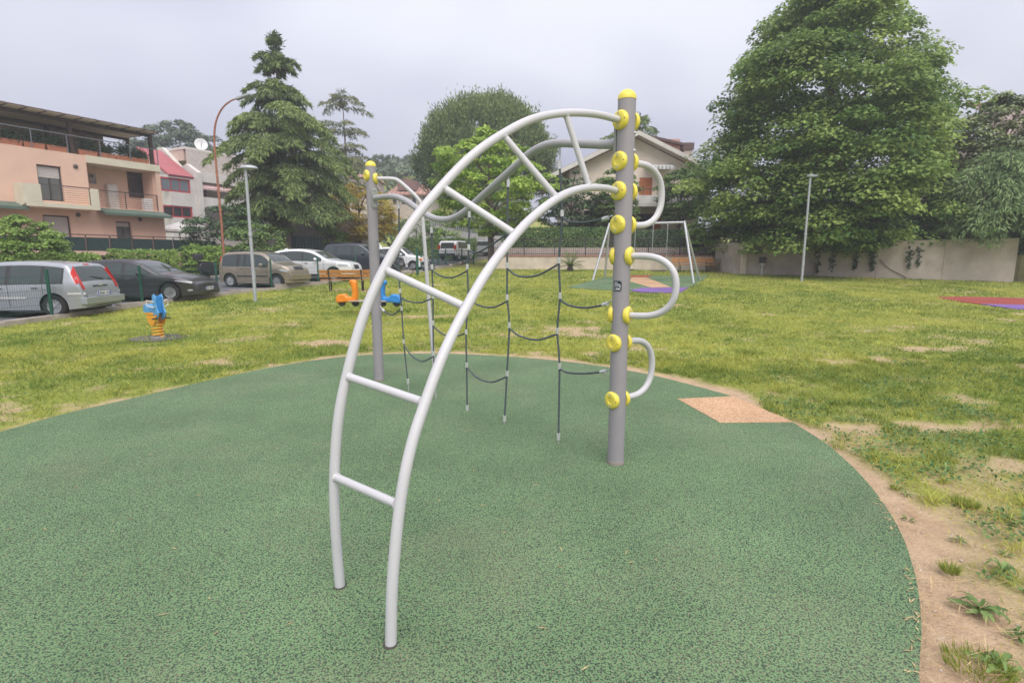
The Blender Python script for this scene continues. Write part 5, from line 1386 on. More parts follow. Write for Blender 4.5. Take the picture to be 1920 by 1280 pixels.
# ------------------------------------------------------------------ park fence of green posts and welded mesh
fn = thing('park_fence', 'green welded mesh fence with posts along the park kerb', 'fence', (-10, 20, .1))
MESHM = mat('mesh_wire', (.03, .10, .075), .5)
def on_kerb(px): 
    """point of the kerb line seen in a given picture column"""
    best = None
    for y in np.arange(8, 44, .02):
        x = float(kerbx(y)) + .08; v = np.array([x, y, float(ter(x, y)) + .15]) - C0; u = 960 + FPX * v[0] / (v @ FW)
        if best is None or abs(u - px) < best[0]: best = (abs(u - px), x, y)
    return best[1], best[2]
fpx = [-120, 98, 267, 408, 510, 597, 668]
fpos = [on_kerb(p) for p in fpx]
pstm = None
for (x, y) in fpos:
    z = float(ter(x, y)) + .12
    MB().box((x, y, z + .575), (.06, .06, 1.15), .25).build('fence_post', GREENP, fn, False, True, .006)
    MB().box((x, y, z + 1.158), (.066, .066, .014), .25).build('post_cap', GREENP, fn, False, True)
for (a, b) in zip(fpos[:-1], fpos[1:]):
    a = np.array(a); b = np.array(b); L_ = np.linalg.norm(b - a); u = (b - a) / L_; mb = MB()
    z = max(float(ter(*a)), float(ter(*b))) + .21
    n = int(L_ / .06)
    an = math.atan2(u[1], u[0])
    for k in range(1, n):
        q = a + u * L_ * k / n; mb.box((q[0], q[1], z + .46), (.0035, .0035, .92), an)
    for k in range(6):
        q = (a + b) / 2; mb.box((q[0], q[1], z + .01 + k * .18), (L_ - .06, .006, .006), an)
    tag(mb.build('wire_mesh', MESHM, fn, False, True), kind='stuff')
gt = thing('gate_post', 'thick dark green gate post at the park entrance', 'post', (*gp(783, 516)[:2], float(gp(783, 516)[2])), .3)
MB().box((0, 0, .75), (.13, .13, 1.5)).build('post', GREENP, gt, bevel=.01); MB().box((0, 0, 1.51), (.14, .14, .02)).build('cap', GREENP, gt); MB().tube([(.07, 0, .9), (.12, 0, .9)], .012, 6).build('latch', STEEL, gt)
ff = thing('entrance_fence', 'green bar fence beyond the gate post by the white boxy car', 'fence', (-4, 38, 1))
pp = [gp(790, 507), gp(812, 498), gp(822, 497), gp(836, 496), gp(866, 495), gp(888, 496)]
for p in pp: MB().box((p[0], p[1], p[2] + .55), (.09, .09, 1.15), .3).build('fence_post', GREENP, ff, False, True)
for a, b in zip(pp[1:-1], pp[2:]):
    a, b = np.array(a), np.array(b); L_ = np.linalg.norm(b[:2] - a[:2]); n = int(L_ / .14)
    for k in range(1, n): q = a + (b - a) * k / n; MB().box((q[0], q[1], q[2] + .55), (.025, .025, .95), 0).build('bar', GREENP, ff, False, True)
    for zz in (.12, 1.0): MB().tube([a + [0, 0, zz], b + [0, 0, zz]], .02, 6).build('rail', GREENP, ff, False, True)

# ------------------------------------------------------------------ lamps
def lamp_park(px, py, top, label, headdir, style):
    p = gp(px, py); h = float(vplane(px, top, p, (1, 0))[2]) - p[2]
    t = thing('park_lamp', label, 'street lamp', p, headdir, 'grey park lamp posts')
    MB().tube([(0, 0, -.1), (0, 0, h * .45), (0, 0, h)], [.058, .052, .045], 14).build('pole', LAMPG, t, True)
    MB().tube([(0, 0, 2.2), (0, 0, 2.32)], [.07, .062], 14).build('collar', LAMPG, t, True)
    MB().box((.055, 0, .9), (.012, .07, .25)).build('inspection_cover', LAMPG, t)
    if style == 0:
        hd = MB(); k = 20; prof = [(.02, .22), (.12, .21), (.22, .16), (.27, .06), (.27, .01), (.2, -.01), (.02, -.01)]
        hd.lathe(prof, 20); hd.v = [(x * 1.05 + .10, y * .62, z * .5 + h + .0) for x, y, z in hd.v]; hd.build('lamp_head', LAMPG, t, True)
        MB().lathe([(.14, -.02), (.12, -.04), (.02, -.05)], 16, (.12, 0, h)).build('lens', LENS, t, True)
    else:
        MB().prism([(-.12, h - .02), (-.12, h + .06), (-.04, h + .10), (.34, h + .10), (.38, h + .05), (.3, h - .0), (.05, h - .04)], -.11, .11).build('lamp_head', LAMPG, t, True, bevel=.02)
        MB().span((.06, -.08, h - .018), (.28, .08, h - .006)).build('lens', LENS, t)
lamp_park(479, 565, 316, 'grey lamp post with domed head in front of the beige car', R(10), 0)
lamp_park(1503, 528, 331, 'grey lamp post with flat head in front of the big tree', R(20), 1)
rp_ = np.array([*at(421, 500, 27.5)[:2], 0]); rp_[2] = ter(rp_[0], rp_[1])
rl_ = thing('street_lamp', 'tall rust brown street lamp with curved arm behind the beige car', 'street lamp', rp_)
pts_ = [np.array([rp_[0], rp_[1], rp_[2] - .1])] + [vplane(*q, rp_, (1, -.15)) for q in [(417, 440), (410, 360), (403, 285), (402, 250), (406, 225), (417, 203), (432, 190), (447, 184)]]
MB().tube(catmull(pts_, 5), [.062 - .03 * i / (len(catmull(pts_, 5)) - 1) for i in range(len(catmull(pts_, 5)))], 12).build('pole', RUST, rl_, True, True)
e = pts_[-1]; MB().box((e[0] + .25, e[1], e[2] + .06), (.75, .26, .12), 0, Matrix.Rotation(R(-18), 3, 'Y')).build('lamp_head', mat('lamp_head_grey', (.34, .36, .38), .5), rl_, False, True, .04)

# ------------------------------------------------------------------ benches, bin, play equipment
def bench(p, rz, L_, label):
    t = thing('bench', label, 'bench', p, rz, 'wooden park benches')
    for k, (y, z) in enumerate(((-.22, .44), (-.07, .445), (.08, .45))): MB().box((0, y, z), (L_, .125, .035)).build('seat_slat', WOOD, t, bevel=.006)
    M_ = Matrix.Rotation(R(-12), 3, 'X')
    for k, (y, z) in enumerate(((.185, .62), (.22, .78))): MB().box((0, y, z), (L_, .03, .135), 0, M_).build('back_slat', WOOD, t, bevel=.006)
    for x in (-L_ * .32, L_ * .32):
        MB().tube([(x, -.24, 0), (x, -.22, .42)], .028, 8).build('leg', DARKM, t, True)
        MB().tube([(x, .10, 0), (x, .13, .42), (x, .27, .86)], .028, 8).build('leg', DARKM, t, True)
        MB().box((x, -.05, .405), (.05, .4, .03)).build('bracket', mat('bench_steel', (.5, .48, .45), .5, .3), t)
bench(gp(650, 545), R(187), 2.0, 'wooden slatted bench near the kerb in front of the white crossover')
bench(gp(1299, 510), R(-2), 2.5, 'wooden slatted bench standing before the beige retaining wall')

p = gp(1428, 515); t = thing('litter_bin', 'small black litter bin on a white post beside the grey wall', 'litter bin', p)
MB().tube([(0, 0, 0), (0, 0, .62)], .055, 10).build('post', mat('bin_white', (.55, .54, .52), .6), t, True)
MB().tube([(0, 0, 0), (0, 0, .04)], .13, 10).build('foot', mat('bin_white', (.55, .54, .52), .6), t, True)
MB().lathe([(.15, .56), (.15, .64)], 18).build('bracket_ring', mat('bin_white', (.55, .54, .52), .6), t, True)
MB().lathe([(.165, .64), (.185, .95), (.19, .98), (.17, .98), (.15, .70), (.02, .70)], 18).build('bucket', mat('bin_black', (.045, .045, .05), .6), t, True)

def spring(t, r, z0_, z1_, turns, wire, m):
    P_ = [(r * math.cos(a), r * math.sin(a), z0_ + (z1_ - z0_) * i / (turns * 16)) for i, a in enumerate([2 * math.pi * k / 16 for k in range(turns * 16 + 1)])]
    return MB().tube(P_, wire, 8).build('spring', m, t, True)

# spring rider (front three quarter, nose to the right)
p = gp(297, 634); p[2] = float(ter(p[0], p[1]))
t = thing('rubber_mat', 'dark grey rubber mat under the blue and orange spring rider', 'mat', p); n = 26
MB().prism([(.50 * math.cos(6.283 * k / n) * (1 + .04 * math.sin(3 * k)), .50 * math.sin(6.283 * k / n)) for k in range(n)], -.05, .016, 'xy').build('mat', RUBDK, t)
t = thing('spring_rider', 'blue and orange spring rider on its rubber mat near the kerb', 'spring rider', (p[0], p[1], p[2] + .016), R(-32))
spring(t, .095, .02, .32, 5, .015, ORANY)
MB().tube([(0, 0, 0), (0, 0, .02)], .13, 16).build('base_plate', STEEL, t, True)
for s in (-1, 1):                                                # two side boards, seen as the animal's flanks
    MB().prism([(-.20, .50), (-.14, .32), (-.06, .26), (.08, .26), (.16, .34), (.22, .48), (.10, .44), (0, .46), (-.1, .47)], s * .09 - .012, s * .09 + .012).build('side_board', ORANY, t, bevel=.004)
    MB().prism([(.05, .40), (.12, .36), (.22, .42), (.27, .52), (.22, .58), (.19, .70), (.20, .80), (.15, .88), (.08, .86), (.06, .76), (.08, .64), (.03, .52)], s * .065 - .011, s * .065 + .011).build('head_board', BLUEL, t, bevel=.004)
    MB().tube([(.13, s * .076, .72), (.10, s * .19, .76), (.11, s * .20, .66), (.14, s * .12, .62), (.14, s * .076, .63)], .013, 8).build('hand_ring', mat('ring_white', (.62, .58, .52), .5), t, True)
    MB().tube([(.20, s * .08, .40), (.20, s * .17, .40)], .014, 8).build('foot_rest', PLAST, t, True)
MB().box((-.07, 0, .485), (.32, .22, .025)).build('seat', ORANY, t, bevel=.008)
MB().prism([(-.28, .50), (-.12, .50), (-.12, .60), (-.17, .67), (-.24, .66), (-.29, .58)], -.10, .10).build('back_board', BLUEL, t, bevel=.01)
MB().prism([(.09, .50), (.17, .50), (.17, .84), (.10, .84)], -.053, .053).build('neck_block', BLUEP, t, bevel=.01)

# spring see-saw with two moulded scooters
p = gp(693, 588); p[2] = float(ter(p[0], p[1]))
ssx = R(-6)
t = thing('spring_seesaw', 'spring see-saw carrying an orange and a blue moulded scooter', 'see-saw', p, ssx)
spring(t, .12, .0, .34, 5, .020, mat('spring_rust', (.42, .20, .10), .6))
MB().box((0, 0, .36), (1.10, .30, .035)).build('plank', WOODG, t, bevel=.01)
def scooter(parent, x, sgn, m, nm):
    """a toy scooter: shield, floor, saddle with rounded tail, two wheels"""
    prof = [(-.30, .30), (-.34, .42), (-.26, .54), (-.05, .56), (.0, .48), (.14, .47), (.17, .58), (.14, .80), (.08, .86), (.10, .93), (.19, .96), (.28, .90), (.29, .74), (.30, .52), (.27, .36), (.14, .32), (.0, .33)]
    sc_ = MB().prism([(x + a * sgn, b) for a, b in prof], -.10, .10).build(nm, m, parent, True, bevel=.035)
    for dx in (-.18, .22): MB().lathe([(.03, -.05), (.085, -.05), (.10, -.02), (.10, .02), (.085, .05), (.03, .05)], 16, (x + dx * sgn, 0, .30), (0, 1, 0)).build('wheel', PLAST, sc_, True)
    MB().tube([(x + .15 * sgn, -.17, .90), (x + .15 * sgn, .17, .90)], .016, 8).build('handlebar', m, sc_, True)
scooter(t, -.62, 1, ORANP, 'orange_scooter'); scooter(t, .62, -1, BLUEP, 'blue_scooter')

# swing set
sw = thing('swing_set', 'galvanised swing set on the green and purple surface', 'swing set', gp(1210, 530))
qa, qb, qc, qd = gp(1111, 525), gp(1134, 521), gp(1301, 531), gp(1312, 525)
Tl = vplane(1143, 421, (qa + qb) / 2, (1, 0)); Tr = vplane(1283, 417, (qc + qd) / 2, (1, 0))
zt_ = max(Tl[2], Tr[2]); Tl[2] = Tr[2] = zt_
for f_, T_ in ((qa, Tl), (qb, Tl), (qc, Tr), (qd, Tr)): MB().tube([f_ - [0, 0, .05], T_ + [0, 0, .05]], .055, 12).build('leg', STEEL, sw, True, True)
MB().tube([Tl - (Tr - Tl) * .01, Tr + (Tr - Tl) * .01], .052, 12).build('top_bar', STEEL, sw, True, True)
for s0, s1 in ((.16, .36), (.60, .79)):
    pts2 = []
    for s in (s0, s1):
        q = Tl + (Tr - Tl) * s
        b = q.copy(); b[2] = ter(q[0], q[1]) + .50
        hk = MB().tube([q - [0, 0, .05], q - [0, 0, .16]], .03, 8).build('swivel', STEEL, sw, True, True)
        MB().tube([q - [0, 0, .16], b], .014, 6).build('chain', STEEL, sw, True, True); pts2.append(b)
    c = (pts2[0] + pts2[1]) / 2; MB().box(c, (np.linalg.norm(pts2[1] - pts2[0]) + .06, .2, .05)).build('seat', PLAST, sw, False, True, .015)

# bicycle leaning beyond the wavy rope, in front of the older white car
p = gp(745, 519); t = thing('bicycle', 'dark bicycle leaning by the kerb in front of the older white car', 'bicycle', p, R(20))
for x in (-.52, .52):
    wlo = bpy.data.objects.new('wheel', None); COL.objects.link(wlo); wlo.parent = t; wlo.location = (x, 0, .34)
    MB().tube([(.33 * math.cos(a), 0, .33 * math.sin(a)) for a in np.linspace(0, 2 * math.pi, 25)], .018, 6, False).build('tyre', TYRE, wlo, True)
    mb = MB(); [mb.tube([(0, 0, 0), (.32 * math.cos(a), 0, .32 * math.sin(a))], .003, 3, False) for a in np.linspace(0, 6.0, 14)]; tag(mb.build('spokes', STEEL, wlo), kind='stuff')
for a, b in (((-.52, .34), (-.1, .32)), ((-.1, .32), (-.22, .86)), ((-.52, .34), (-.2, .78)), ((-.2, .78), (.36, .82)), ((-.1, .32), (.38, .74)), ((.33, .98), (.52, .34))):
    MB().tube([(a[0], 0, a[1]), (b[0], 0, b[1])], .017, 8).build('frame_tube', DARKM, t, True)
MB().box((-.24, 0, .89), (.24, .13, .05)).build('saddle', PLAST, t, bevel=.02)
MB().tube([(.30, -.27, 1.02), (.36, -.12, 1.0), (.36, .12, 1.0), (.30, .27, 1.02)], .014, 8).build('handlebar', STEEL, t, True)

# motor scooter half hidden left of the rust lamp
p = gp(404, 512); p = np.array([*at(404, 500, 27)[:2], 0]); p[2] = ter(p[0], p[1])
t = thing('motor_scooter', 'black motor scooter parked left of the rust brown lamp', 'scooter', p, R(60))
for x in (-.55, .6): MB().lathe([(.1, -.05), (.2, -.055), (.24, -.03), (.24, .03), (.2, .055), (.1, .05)], 18, (x, 0, .24), (0, 1, 0)).build('wheel', TYRE, t, True)
MB().prism([(-.9, .55), (-.8, .85), (-.1, .80), (.0, .45), (.3, .35), (.42, .5), (.30, 1.0), (.40, 1.08), (.52, .9), (.66, .5), (.5, .25), (-.4, .22)], -.16, .16).build('body', mat('black_gloss', (.02, .02, .022), .25), t, True, bevel=.05)
MB().prism([(-.85, .86), (-.1, .81), (-.1, .88), (-.5, .92), (-.85, .95)], -.15, .15).build('seat', PLAST, t, bevel=.03)
MB().tube([(.28, -.32, 1.12), (.38, 0, 1.08), (.28, .32, 1.12)], .02, 8).build('handlebar', PLAST, t, True)
MB().box((-.85, 0, 1.12), (.36, .36, .30)).build('top_case', PLAST, t, bevel=.06)

# parasol in the garden of the salmon house
p = np.array([*at(338, 450, 38)[:2], 1.2]); t = thing('parasol', 'white garden parasol right of the salmon house', 'parasol', p)
h0 = float(at(338, 434, 38)[2]) - 1.2; h1 = float(at(338, 416, 38)[2]) - 1.2
MB().tube([(0, 0, 0), (0, 0, h1)], .04, 8).build('pole', STEEL, t, True)
mb = MB(); n = 8; vs = [(0, 0, h1)] + [(1.35 * math.cos(6.283 * k / n), 1.35 * math.sin(6.283 * k / n), h0 + .1) for k in range(n)] + [(1.36 * math.cos(6.283 * k / n), 1.36 * math.sin(6.283 * k / n), h0 - .06) for k in range(n)]
mb.add(vs, [(0, 1 + k, 1 + (k + 1) % n) for k in range(n)] + [(1 + k, 1 + (k + 1) % n, 9 + (k + 1) % n, 9 + k) for k in range(n)]); mb.build('canopy', mat('parasol_cloth', (.72, .70, .68), .8), t)

# ------------------------------------------------------------------ trees, shrubs and hedges
def limbs(trunk, tips, r0, m, parent, name='limb', bend=.25, n=9, rt=.02):
    for (a, b) in tips:
        a = np.array(a, float); b = np.array(b, float); mid = (a + b) / 2 + np.array([0, 0, np.linalg.norm(b - a) * bend * .4])
        P_ = catmull([a, mid, b], 4); k = len(P_)
        MB().tube(P_, [r0 + (rt - r0) * i / (k - 1) for i in range(k)], 7, False).build(name, m, parent, True, True)

def clumps(centres, rad, per, flat=.6, shell=.45):
    """leaf positions and outward directions for lens-shaped sprays round each centre"""
    K = len(centres); q = np.repeat(np.arange(K), per); d = rdir(len(q)); d[:, 2] = np.abs(d[:, 2]) * .9 - .15
    rr = rng.random(len(q)) ** shell
    P_ = centres[q] + d * (rad[q] * rr)[:, None] * np.array([1, 1, flat])
    return P_, d, q

def broadleaf(name, label, base, prof, K, per, leafsz, m, trunk_r, bark, ratio=(1, 1), off=(0, 0), rad=(.6, 1.1), inner=.45, seed=1, group=None, trunk_h=None, nlimb=14, lump=.22, vclump=.5, cat='tree', aspect=.75, downtilt=.25, flat=.6, shell=.45):
    """prof: (height, radius) outline of the crown above base"""
    t = thing(name, label, cat, base, 0, group)
    hz = np.array([p[0] for p in prof]); hr = np.array([p[1] for p in prof])
    wgt = np.interp(np.linspace(hz[0], hz[-1], 200), hz, hr); zz = np.linspace(hz[0], hz[-1], 200)
    h = rng.choice(zz, K, p=wgt / wgt.sum()) + rng.normal(0, .1, K); a = rng.uniform(0, 2 * math.pi, K)
    rmax = np.interp(h, hz, hr)
    lob = 1 + lump * (vnoise(a * 1.4 + seed * 9.1, h * .55, seed) - .5) * 2 + lump * .6 * (vnoise(a * 3.1, h * 1.3 + seed, seed + 5) - .5) * 2
    s_ = np.where(rng.random(K) < .72, rng.uniform(.80, 1.0, K), rng.uniform(inner, .85, K))
    r_ = rmax * lob * s_
    C_ = np.stack([base[0] + off[0] * (h - hz[0]) + r_ * np.cos(a) * ratio[0], base[1] + off[1] * (h - hz[0]) + r_ * np.sin(a) * ratio[1], base[2] + h], 1)
    R_ = rng.uniform(*rad, K) * np.clip(rmax / max(hr) + .25, .45, 1)
    P_, d, q = clumps(C_, R_, per, flat, shell)
    n = len(P_)
    Nn = d * .7 + np.array([0, 0, .75]) + rdir(n) * .45
    D = np.cross(Nn, rdir(n)); D[:, 2] -= downtilt; D += d * .5
    cv = rng.normal(0, 1, K)
    v = np.clip(.42 + vclump * .28 * cv[q] + rng.normal(0, .2, n), 0, 1)
    L_ = rng.uniform(.7, 1.25, n) * leafsz
    leaves('crown', P_, D, Nn, L_, L_ * aspect, m, t, v, .45, .15)
    th = trunk_h or (hz[0] + (hz[-1] - hz[0]) * .75)
    b = np.array(base, float); tp = b + np.array([off[0] * th, off[1] * th, th])
    P2 = catmull([b - [0, 0, .2], b + (tp - b) * .35 + rng.normal(0, .05, 3) * trunk_r * 3, b + (tp - b) * .7 + rng.normal(0, .05, 3) * trunk_r * 4, tp], 5); k = len(P2)
    MB().tube(P2, [trunk_r * (1.25 if i == 0 else 1) * (1 - .82 * i / (k - 1)) for i in range(k)], 12).build('trunk', bark, t, True, True)
    pick = rng.choice(K, min(nlimb, K), replace=False)
    tips = []
    for i in pick:
        f = np.clip((C_[i][2] - b[2]) / th * .72, .2, .9); tips.append((b + (tp - b) * f, C_[i]))
    limbs(t, tips, trunk_r * .42, bark, t)
    return t

def hb(px, py, Y, z=None):
    q = at(px, py, Y); return np.array([q[0], q[1], ter(q[0], q[1]) if z is None else z])

LIND = leafmat('linden_leaf', (.095, .185, .04), (.42, .54, .15), .42, .5, .3)
base = hb(1526, 470, 31.2, 1.7)
broadleaf('linden_tree', 'huge dense green linden tree overhanging the grey wall', base,
          [(.2, 4.6), (1.4, 6.0), (3.2, 6.2), (5, 5.9), (7, 5.5), (9, 5.0), (11, 4.3), (12.8, 3.2), (14.0, 1.8), (14.8, .6)], 680, 215, .205, LIND, .34, BARKD, (1.0, .92), (.025, 0), (.75, 1.5), .2, 3, None, 13, 22, .20, 1.0, flat=.8, shell=.3)

BRI = leafmat('lime_leaf', (.19, .33, .04), (.52, .66, .13), .38, .5, .3)
base = gp(921, 499)
broadleaf('lime_green_tree', 'young bright lime green tree behind the wavy beam', base, [(2.2, 1.2), (3.0, 3.3), (4.4, 4.1), (6.0, 3.9), (7.6, 2.9), (8.8, 1.2), (9.3, .3)], 150, 80, .26, BRI, .24, BARK, (1, 1), (-.02, 0), (.5, .95), .3, 4, None, 6.8, 14, .3, .7)

DKG = leafmat('dark_green_leaf', (.045, .09, .045), (.15, .23, .10), .2)
MDG = leafmat('mid_green_leaf', (.08, .15, .045), (.26, .37, .11), .25)
EVG = leafmat('evergreen_leaf', (.11, .15, .055), (.31, .36, .14), .15, .4, .5)
YEL = leafmat('yellow_leaf', (.30, .25, .05), (.62, .46, .09), .25)
LGR = leafmat('light_green_leaf', (.13, .24, .045), (.36, .50, .12), .3)
FAR = leafmat('far_leaf', (.085, .125, .08), (.19, .25, .14), .15)

broadleaf('garden_tree', 'dark green tree left of the gabled house', hb(1070, 440, 40, 1.7), [(.8, 1.6), (2.5, 2.1), (4.2, 1.9), (5.6, .9), (6.0, .2)], 130, 80, .17, DKG, .14, BARKD, (1.1, 1), seed=5, group='trees in the garden of the gabled house', rad=(.4, .7))
broadleaf('garden_tree', 'round green tree directly in front of the gabled house', hb(1155, 440, 38, 1.7), [(1.6, .8), (2.6, 1.5), (4.0, 1.6), (5.2, 1.2), (6.0, .3)], 120, 80, .16, MDG, .12, BARKD, seed=6, group='trees in the garden of the gabled house', rad=(.35, .6))
broadleaf('garden_tree', 'small round-headed tree with clear trunk right of the orange shutters', hb(1273, 440, 38, 1.7), [(2.5, .9), (3.2, 1.7), (4.4, 1.75), (5.4, 1.2), (5.9, .3)], 120, 80, .16, MDG, .13, BARK, (1, 1), seed=7, group='trees in the garden of the gabled house', rad=(.35, .6), trunk_h=4.6)
broadleaf('garden_shrub', 'loose light green shrub at the left foot of the linden', hb(1318, 430, 34.5, 1.7), [(.1, .8), (.8, 1.3), (1.8, 1.1), (2.6, .3)], 60, 70, .16, LGR, .05, BARK, seed=8, cat='shrub', rad=(.3, .5))
broadleaf('holly_tree', 'olive green evergreen tree at the right edge behind the linden', hb(1850, 440, 29.5, 1.7), [(.6, 2.2), (3.5, 2.6), (5.2, 2.5), (6.6, 1.9), (7.8, .9), (8.4, .1)], 300, 110, .17, EVG, .18, BARKD, (1.0, .9), seed=9, rad=(.6, .95), lump=.15, inner=.2)
broadleaf('yellow_tree', 'small mustard yellow tree behind the far post', hb(676, 470, 41), [(1.6, 1.3), (2.5, 2.5), (3.7, 2.7), (4.8, 2.0), (5.6, .7)], 170, 90, .15, YEL, .15, BARKD, (1.05, 1), seed=10, rad=(.4, .75))
broadleaf('round_bush', 'big round light green bush at the left edge before the salmon house', hb(46, 490, 23.5), [(.0, 1.1), (.7, 1.65), (1.6, 1.7), (2.4, 1.25), (2.95, .4)], 190, 100, .12, LGR, .06, BARK, seed=11, cat='shrub', rad=(.28, .5), inner=.2)
broadleaf('laurel_bush', 'tall dark laurel bush left of the cedar trunk', hb(420, 500, 33), [(.0, 1.5), (1.5, 1.9), (3.0, 1.7), (4.0, .8)], 90, 70, .17, DKG, .08, BARKD, (1.2, .8), seed=12, cat='shrub', group='shrubs under the cedar', rad=(.4, .7), inner=.1)
broadleaf('laurel_bush', 'mid green bush behind the roof of the beige car', hb(480, 500, 31), [(.0, 1.0), (1.0, 1.4), (2.2, 1.2), (2.9, .4)], 60, 65, .14, MDG, .06, BARKD, (1.3, .8), seed=13, cat='shrub', group='shrubs under the cedar', rad=(.35, .6), inner=.1)
broadleaf('laurel_bush', 'yellow-green bush just right of the rust brown lamp', hb(500, 440, 36), [(2.2, .8), (3.0, 1.3), (3.8, 1.0), (4.3, .3)], 40, 65, .15, LGR, .06, BARKD, (1.5, .8), seed=14, cat='shrub', group='shrubs under the cedar', rad=(.35, .6))
broadleaf('laurel_bush', 'light green shrub right of the cedar trunk above the dark car', hb(617, 480, 39), [(.6, .9), (1.6, 1.3), (2.6, 1.0), (3.2, .3)], 45, 60, .15, LGR, .06, BARKD, seed=15, cat='shrub', group='shrubs under the cedar', rad=(.35, .6))
broadleaf('round_bush', 'green bush between the salmon house and the motor scooter', hb(362, 500, 29), [(.0, .9), (.6, 1.25), (1.2, 1.1), (1.6, .4)], 60, 70, .12, LGR, .05, BARK, (1.35, .8), seed=16, cat='shrub', rad=(.3, .5), inner=.1)
broadleaf('park_shrub', 'dark rounded shrub behind the hedge right of the sliding pole', hb(782, 470, 50), [(.2, 1.6), (1.5, 2.2), (2.8, 1.8), (3.6, .6)], 60, 60, .18, MDG, .08, BARKD, (1.2, .8), seed=17, cat='shrub', rad=(.45, .8))
broadleaf('park_shrub', 'mid green shrub between the slatted wall and the sliding pole', hb(835, 470, 50), [(.0, 1.2), (1.0, 1.7), (2.0, 1.4), (2.6, .5)], 45, 60, .18, LGR, .08, BARKD, (1.2, .8), seed=18, cat='shrub', rad=(.45, .8))
broadleaf('hill_tree', 'rounded dark tree rising behind the white and red block', hb(345, 400, 80), [(1, 4), (5, 6.0), (9, 5.6), (12, 3.6), (13.6, 1)], 280, 70, .40, FAR, .3, BARKD, (1.3, 1), seed=19, rad=(.9, 1.6))
broadleaf('hill_tree', 'second dark tree behind the white and red block, nearer the salmon house', hb(300, 400, 78), [(1, 3), (5, 4.6), (8.5, 4.0), (11, 1.2)], 190, 70, .40, FAR, .3, BARKD, (1.2, 1), seed=20, rad=(.8, 1.4))

def hedge(label, a, b, z0_, h, depth, m, dens=420, leafsz=.11, name='hedge', cat='hedge', group=None):
    """clipped hedge from a to b: leaf shell with uneven surface over a dark core painted as twiggy inner shade"""
    a = np.array(a[:2], float); b = np.array(b[:2], float); L_ = np.linalg.norm(b - a); u = (b - a) / L_; nn_ = np.array([-u[1], u[0]])
    t = thing(name, label, cat, ((a[0] + b[0]) / 2, (a[1] + b[1]) / 2, z0_), 0, group)
    c = (a + b) / 2
    MB().box((c[0], c[1], z0_ + h * .42), (max(L_ - .25, .2), depth * .55, h * .84), math.atan2(u[1], u[0])).build('dark_twig_core', mat('hedge_twig_shade', (.022, .03, .018), .95), t, False, True)  # solid dark box: twiggy interior with its shade painted in
    n = int(dens * (L_ * h * 2 + L_ * depth + depth * h * 2))
    s = rng.uniform(0, L_, n); q = rng.random(n); w1 = L_ * h; w2 = L_ * depth
    side_ = rng.choice(3, n, p=np.array([w1, w2, w1]) / (2 * w1 + w2))
    y = np.where(side_ == 0, -depth / 2, np.where(side_ == 2, depth / 2, (q - .5) * depth)); z = np.where(side_ == 1, h, q * h)
    bump_ = (fbm(s * 1.6, z * 1.6 + side_ * 7 + y, 91, 3) - .5) * .30
    y = y + np.where(side_ == 0, -bump_, np.where(side_ == 2, bump_, 0)); z = z + np.where(side_ == 1, bump_ * .7, 0)
    e = np.minimum(s, L_ - s); y = y * np.clip(.55 + e / .35, 0, 1); z = z * np.clip(.85 + e / .8, 0, 1)
    jit = rng.normal(0, .045, (n, 3))
    P_ = np.stack([a[0] + u[0] * s + nn_[0] * y, a[1] + u[1] * s + nn_[1] * y, z0_ + z], 1) + jit
    N_ = np.stack([np.where(side_ == 1, 0, np.where(side_ == 0, -1, 1)) * nn_[0], np.where(side_ == 1, 0, np.where(side_ == 0, -1, 1)) * nn_[1], np.where(side_ == 1, 1., .35)], 1) + rdir(n) * .6
    D = np.cross(N_, rdir(n)) + np.array([0, 0, .2])
    Ls = rng.uniform(.7, 1.3, n) * leafsz
    leaves('leaves', P_, D, N_, Ls, Ls * .6, m, t, np.clip(.45 + (fbm(s * .9, z * 2, 97, 3) - .5) * 1.2 + rng.normal(0, .22, n), 0, 1))
    return t
HEDM = leafmat('hedge_leaf', (.06, .125, .045), (.21, .32, .10), .2)
hedge('clipped dark hedge behind the iron railing left of the near post', (-.6, 36.2), (6.2, 35.6), 1.7, 1.75, .9, HEDM, 330)
hedge('dark hedge behind the railing right of the near post, ending at the linden', (6.6, 35.5), (12.4, 34.9), 1.7, 1.55, .9, DKG, 330)
q0, q1 = gp(742, 484), gp(880, 481)
hedge('long clipped green hedge across the far end of the road', (q0[0], 48.5), (q1[0] + 1.0, 48.0), float(ter(-6, 48)), 1.7, 1.0, MDG, 240, .14)
hedge('low green hedge behind the roof of the silver hatchback', (-21.5, 21.0), (-19.2, 25.0), float(ter(-20, 23)), 1.4, 1.0, LGR, 330)
hedge('low green hedge between the silver and charcoal cars', (-18.9, 25.4), (-17.6, 28.2), float(ter(-18, 27)), 1.4, .9, LGR, 330)
hedge('short green hedge behind the charcoal car', (-17.3, 28.6), (-16.0, 31.2), float(ter(-17, 30)), 1.5, .9, LGR, 330)
hedge('tall dark hedge added behind the grey wall for the shade under the linden', (13.6, 32.2), (26.0, 27.0), 1.7, 2.6, 1.2, DKG, 240, .16)  # added hedge: fills the gap below the linden with darkness
q = hb(565, 500, 37)
ds = thing('green_screen', 'dark green slatted screen right of the cedar trunk', 'screen', (q[0], q[1], q[2]), R(12))
for k in range(14): MB().box(((k - 6.5) * .21, 0, 1.0), (.19, .03, 2.1)).build('slat', mat('screen_slat', (.03, .06, .055), .8, 0, .2, 3), ds)
q = hb(600, 480, 41); gw2 = thing('garden_wall', 'short pale pink wall glimpsed between the cedar and the yellow tree', 'wall', (q[0], q[1], q[2]), R(8))
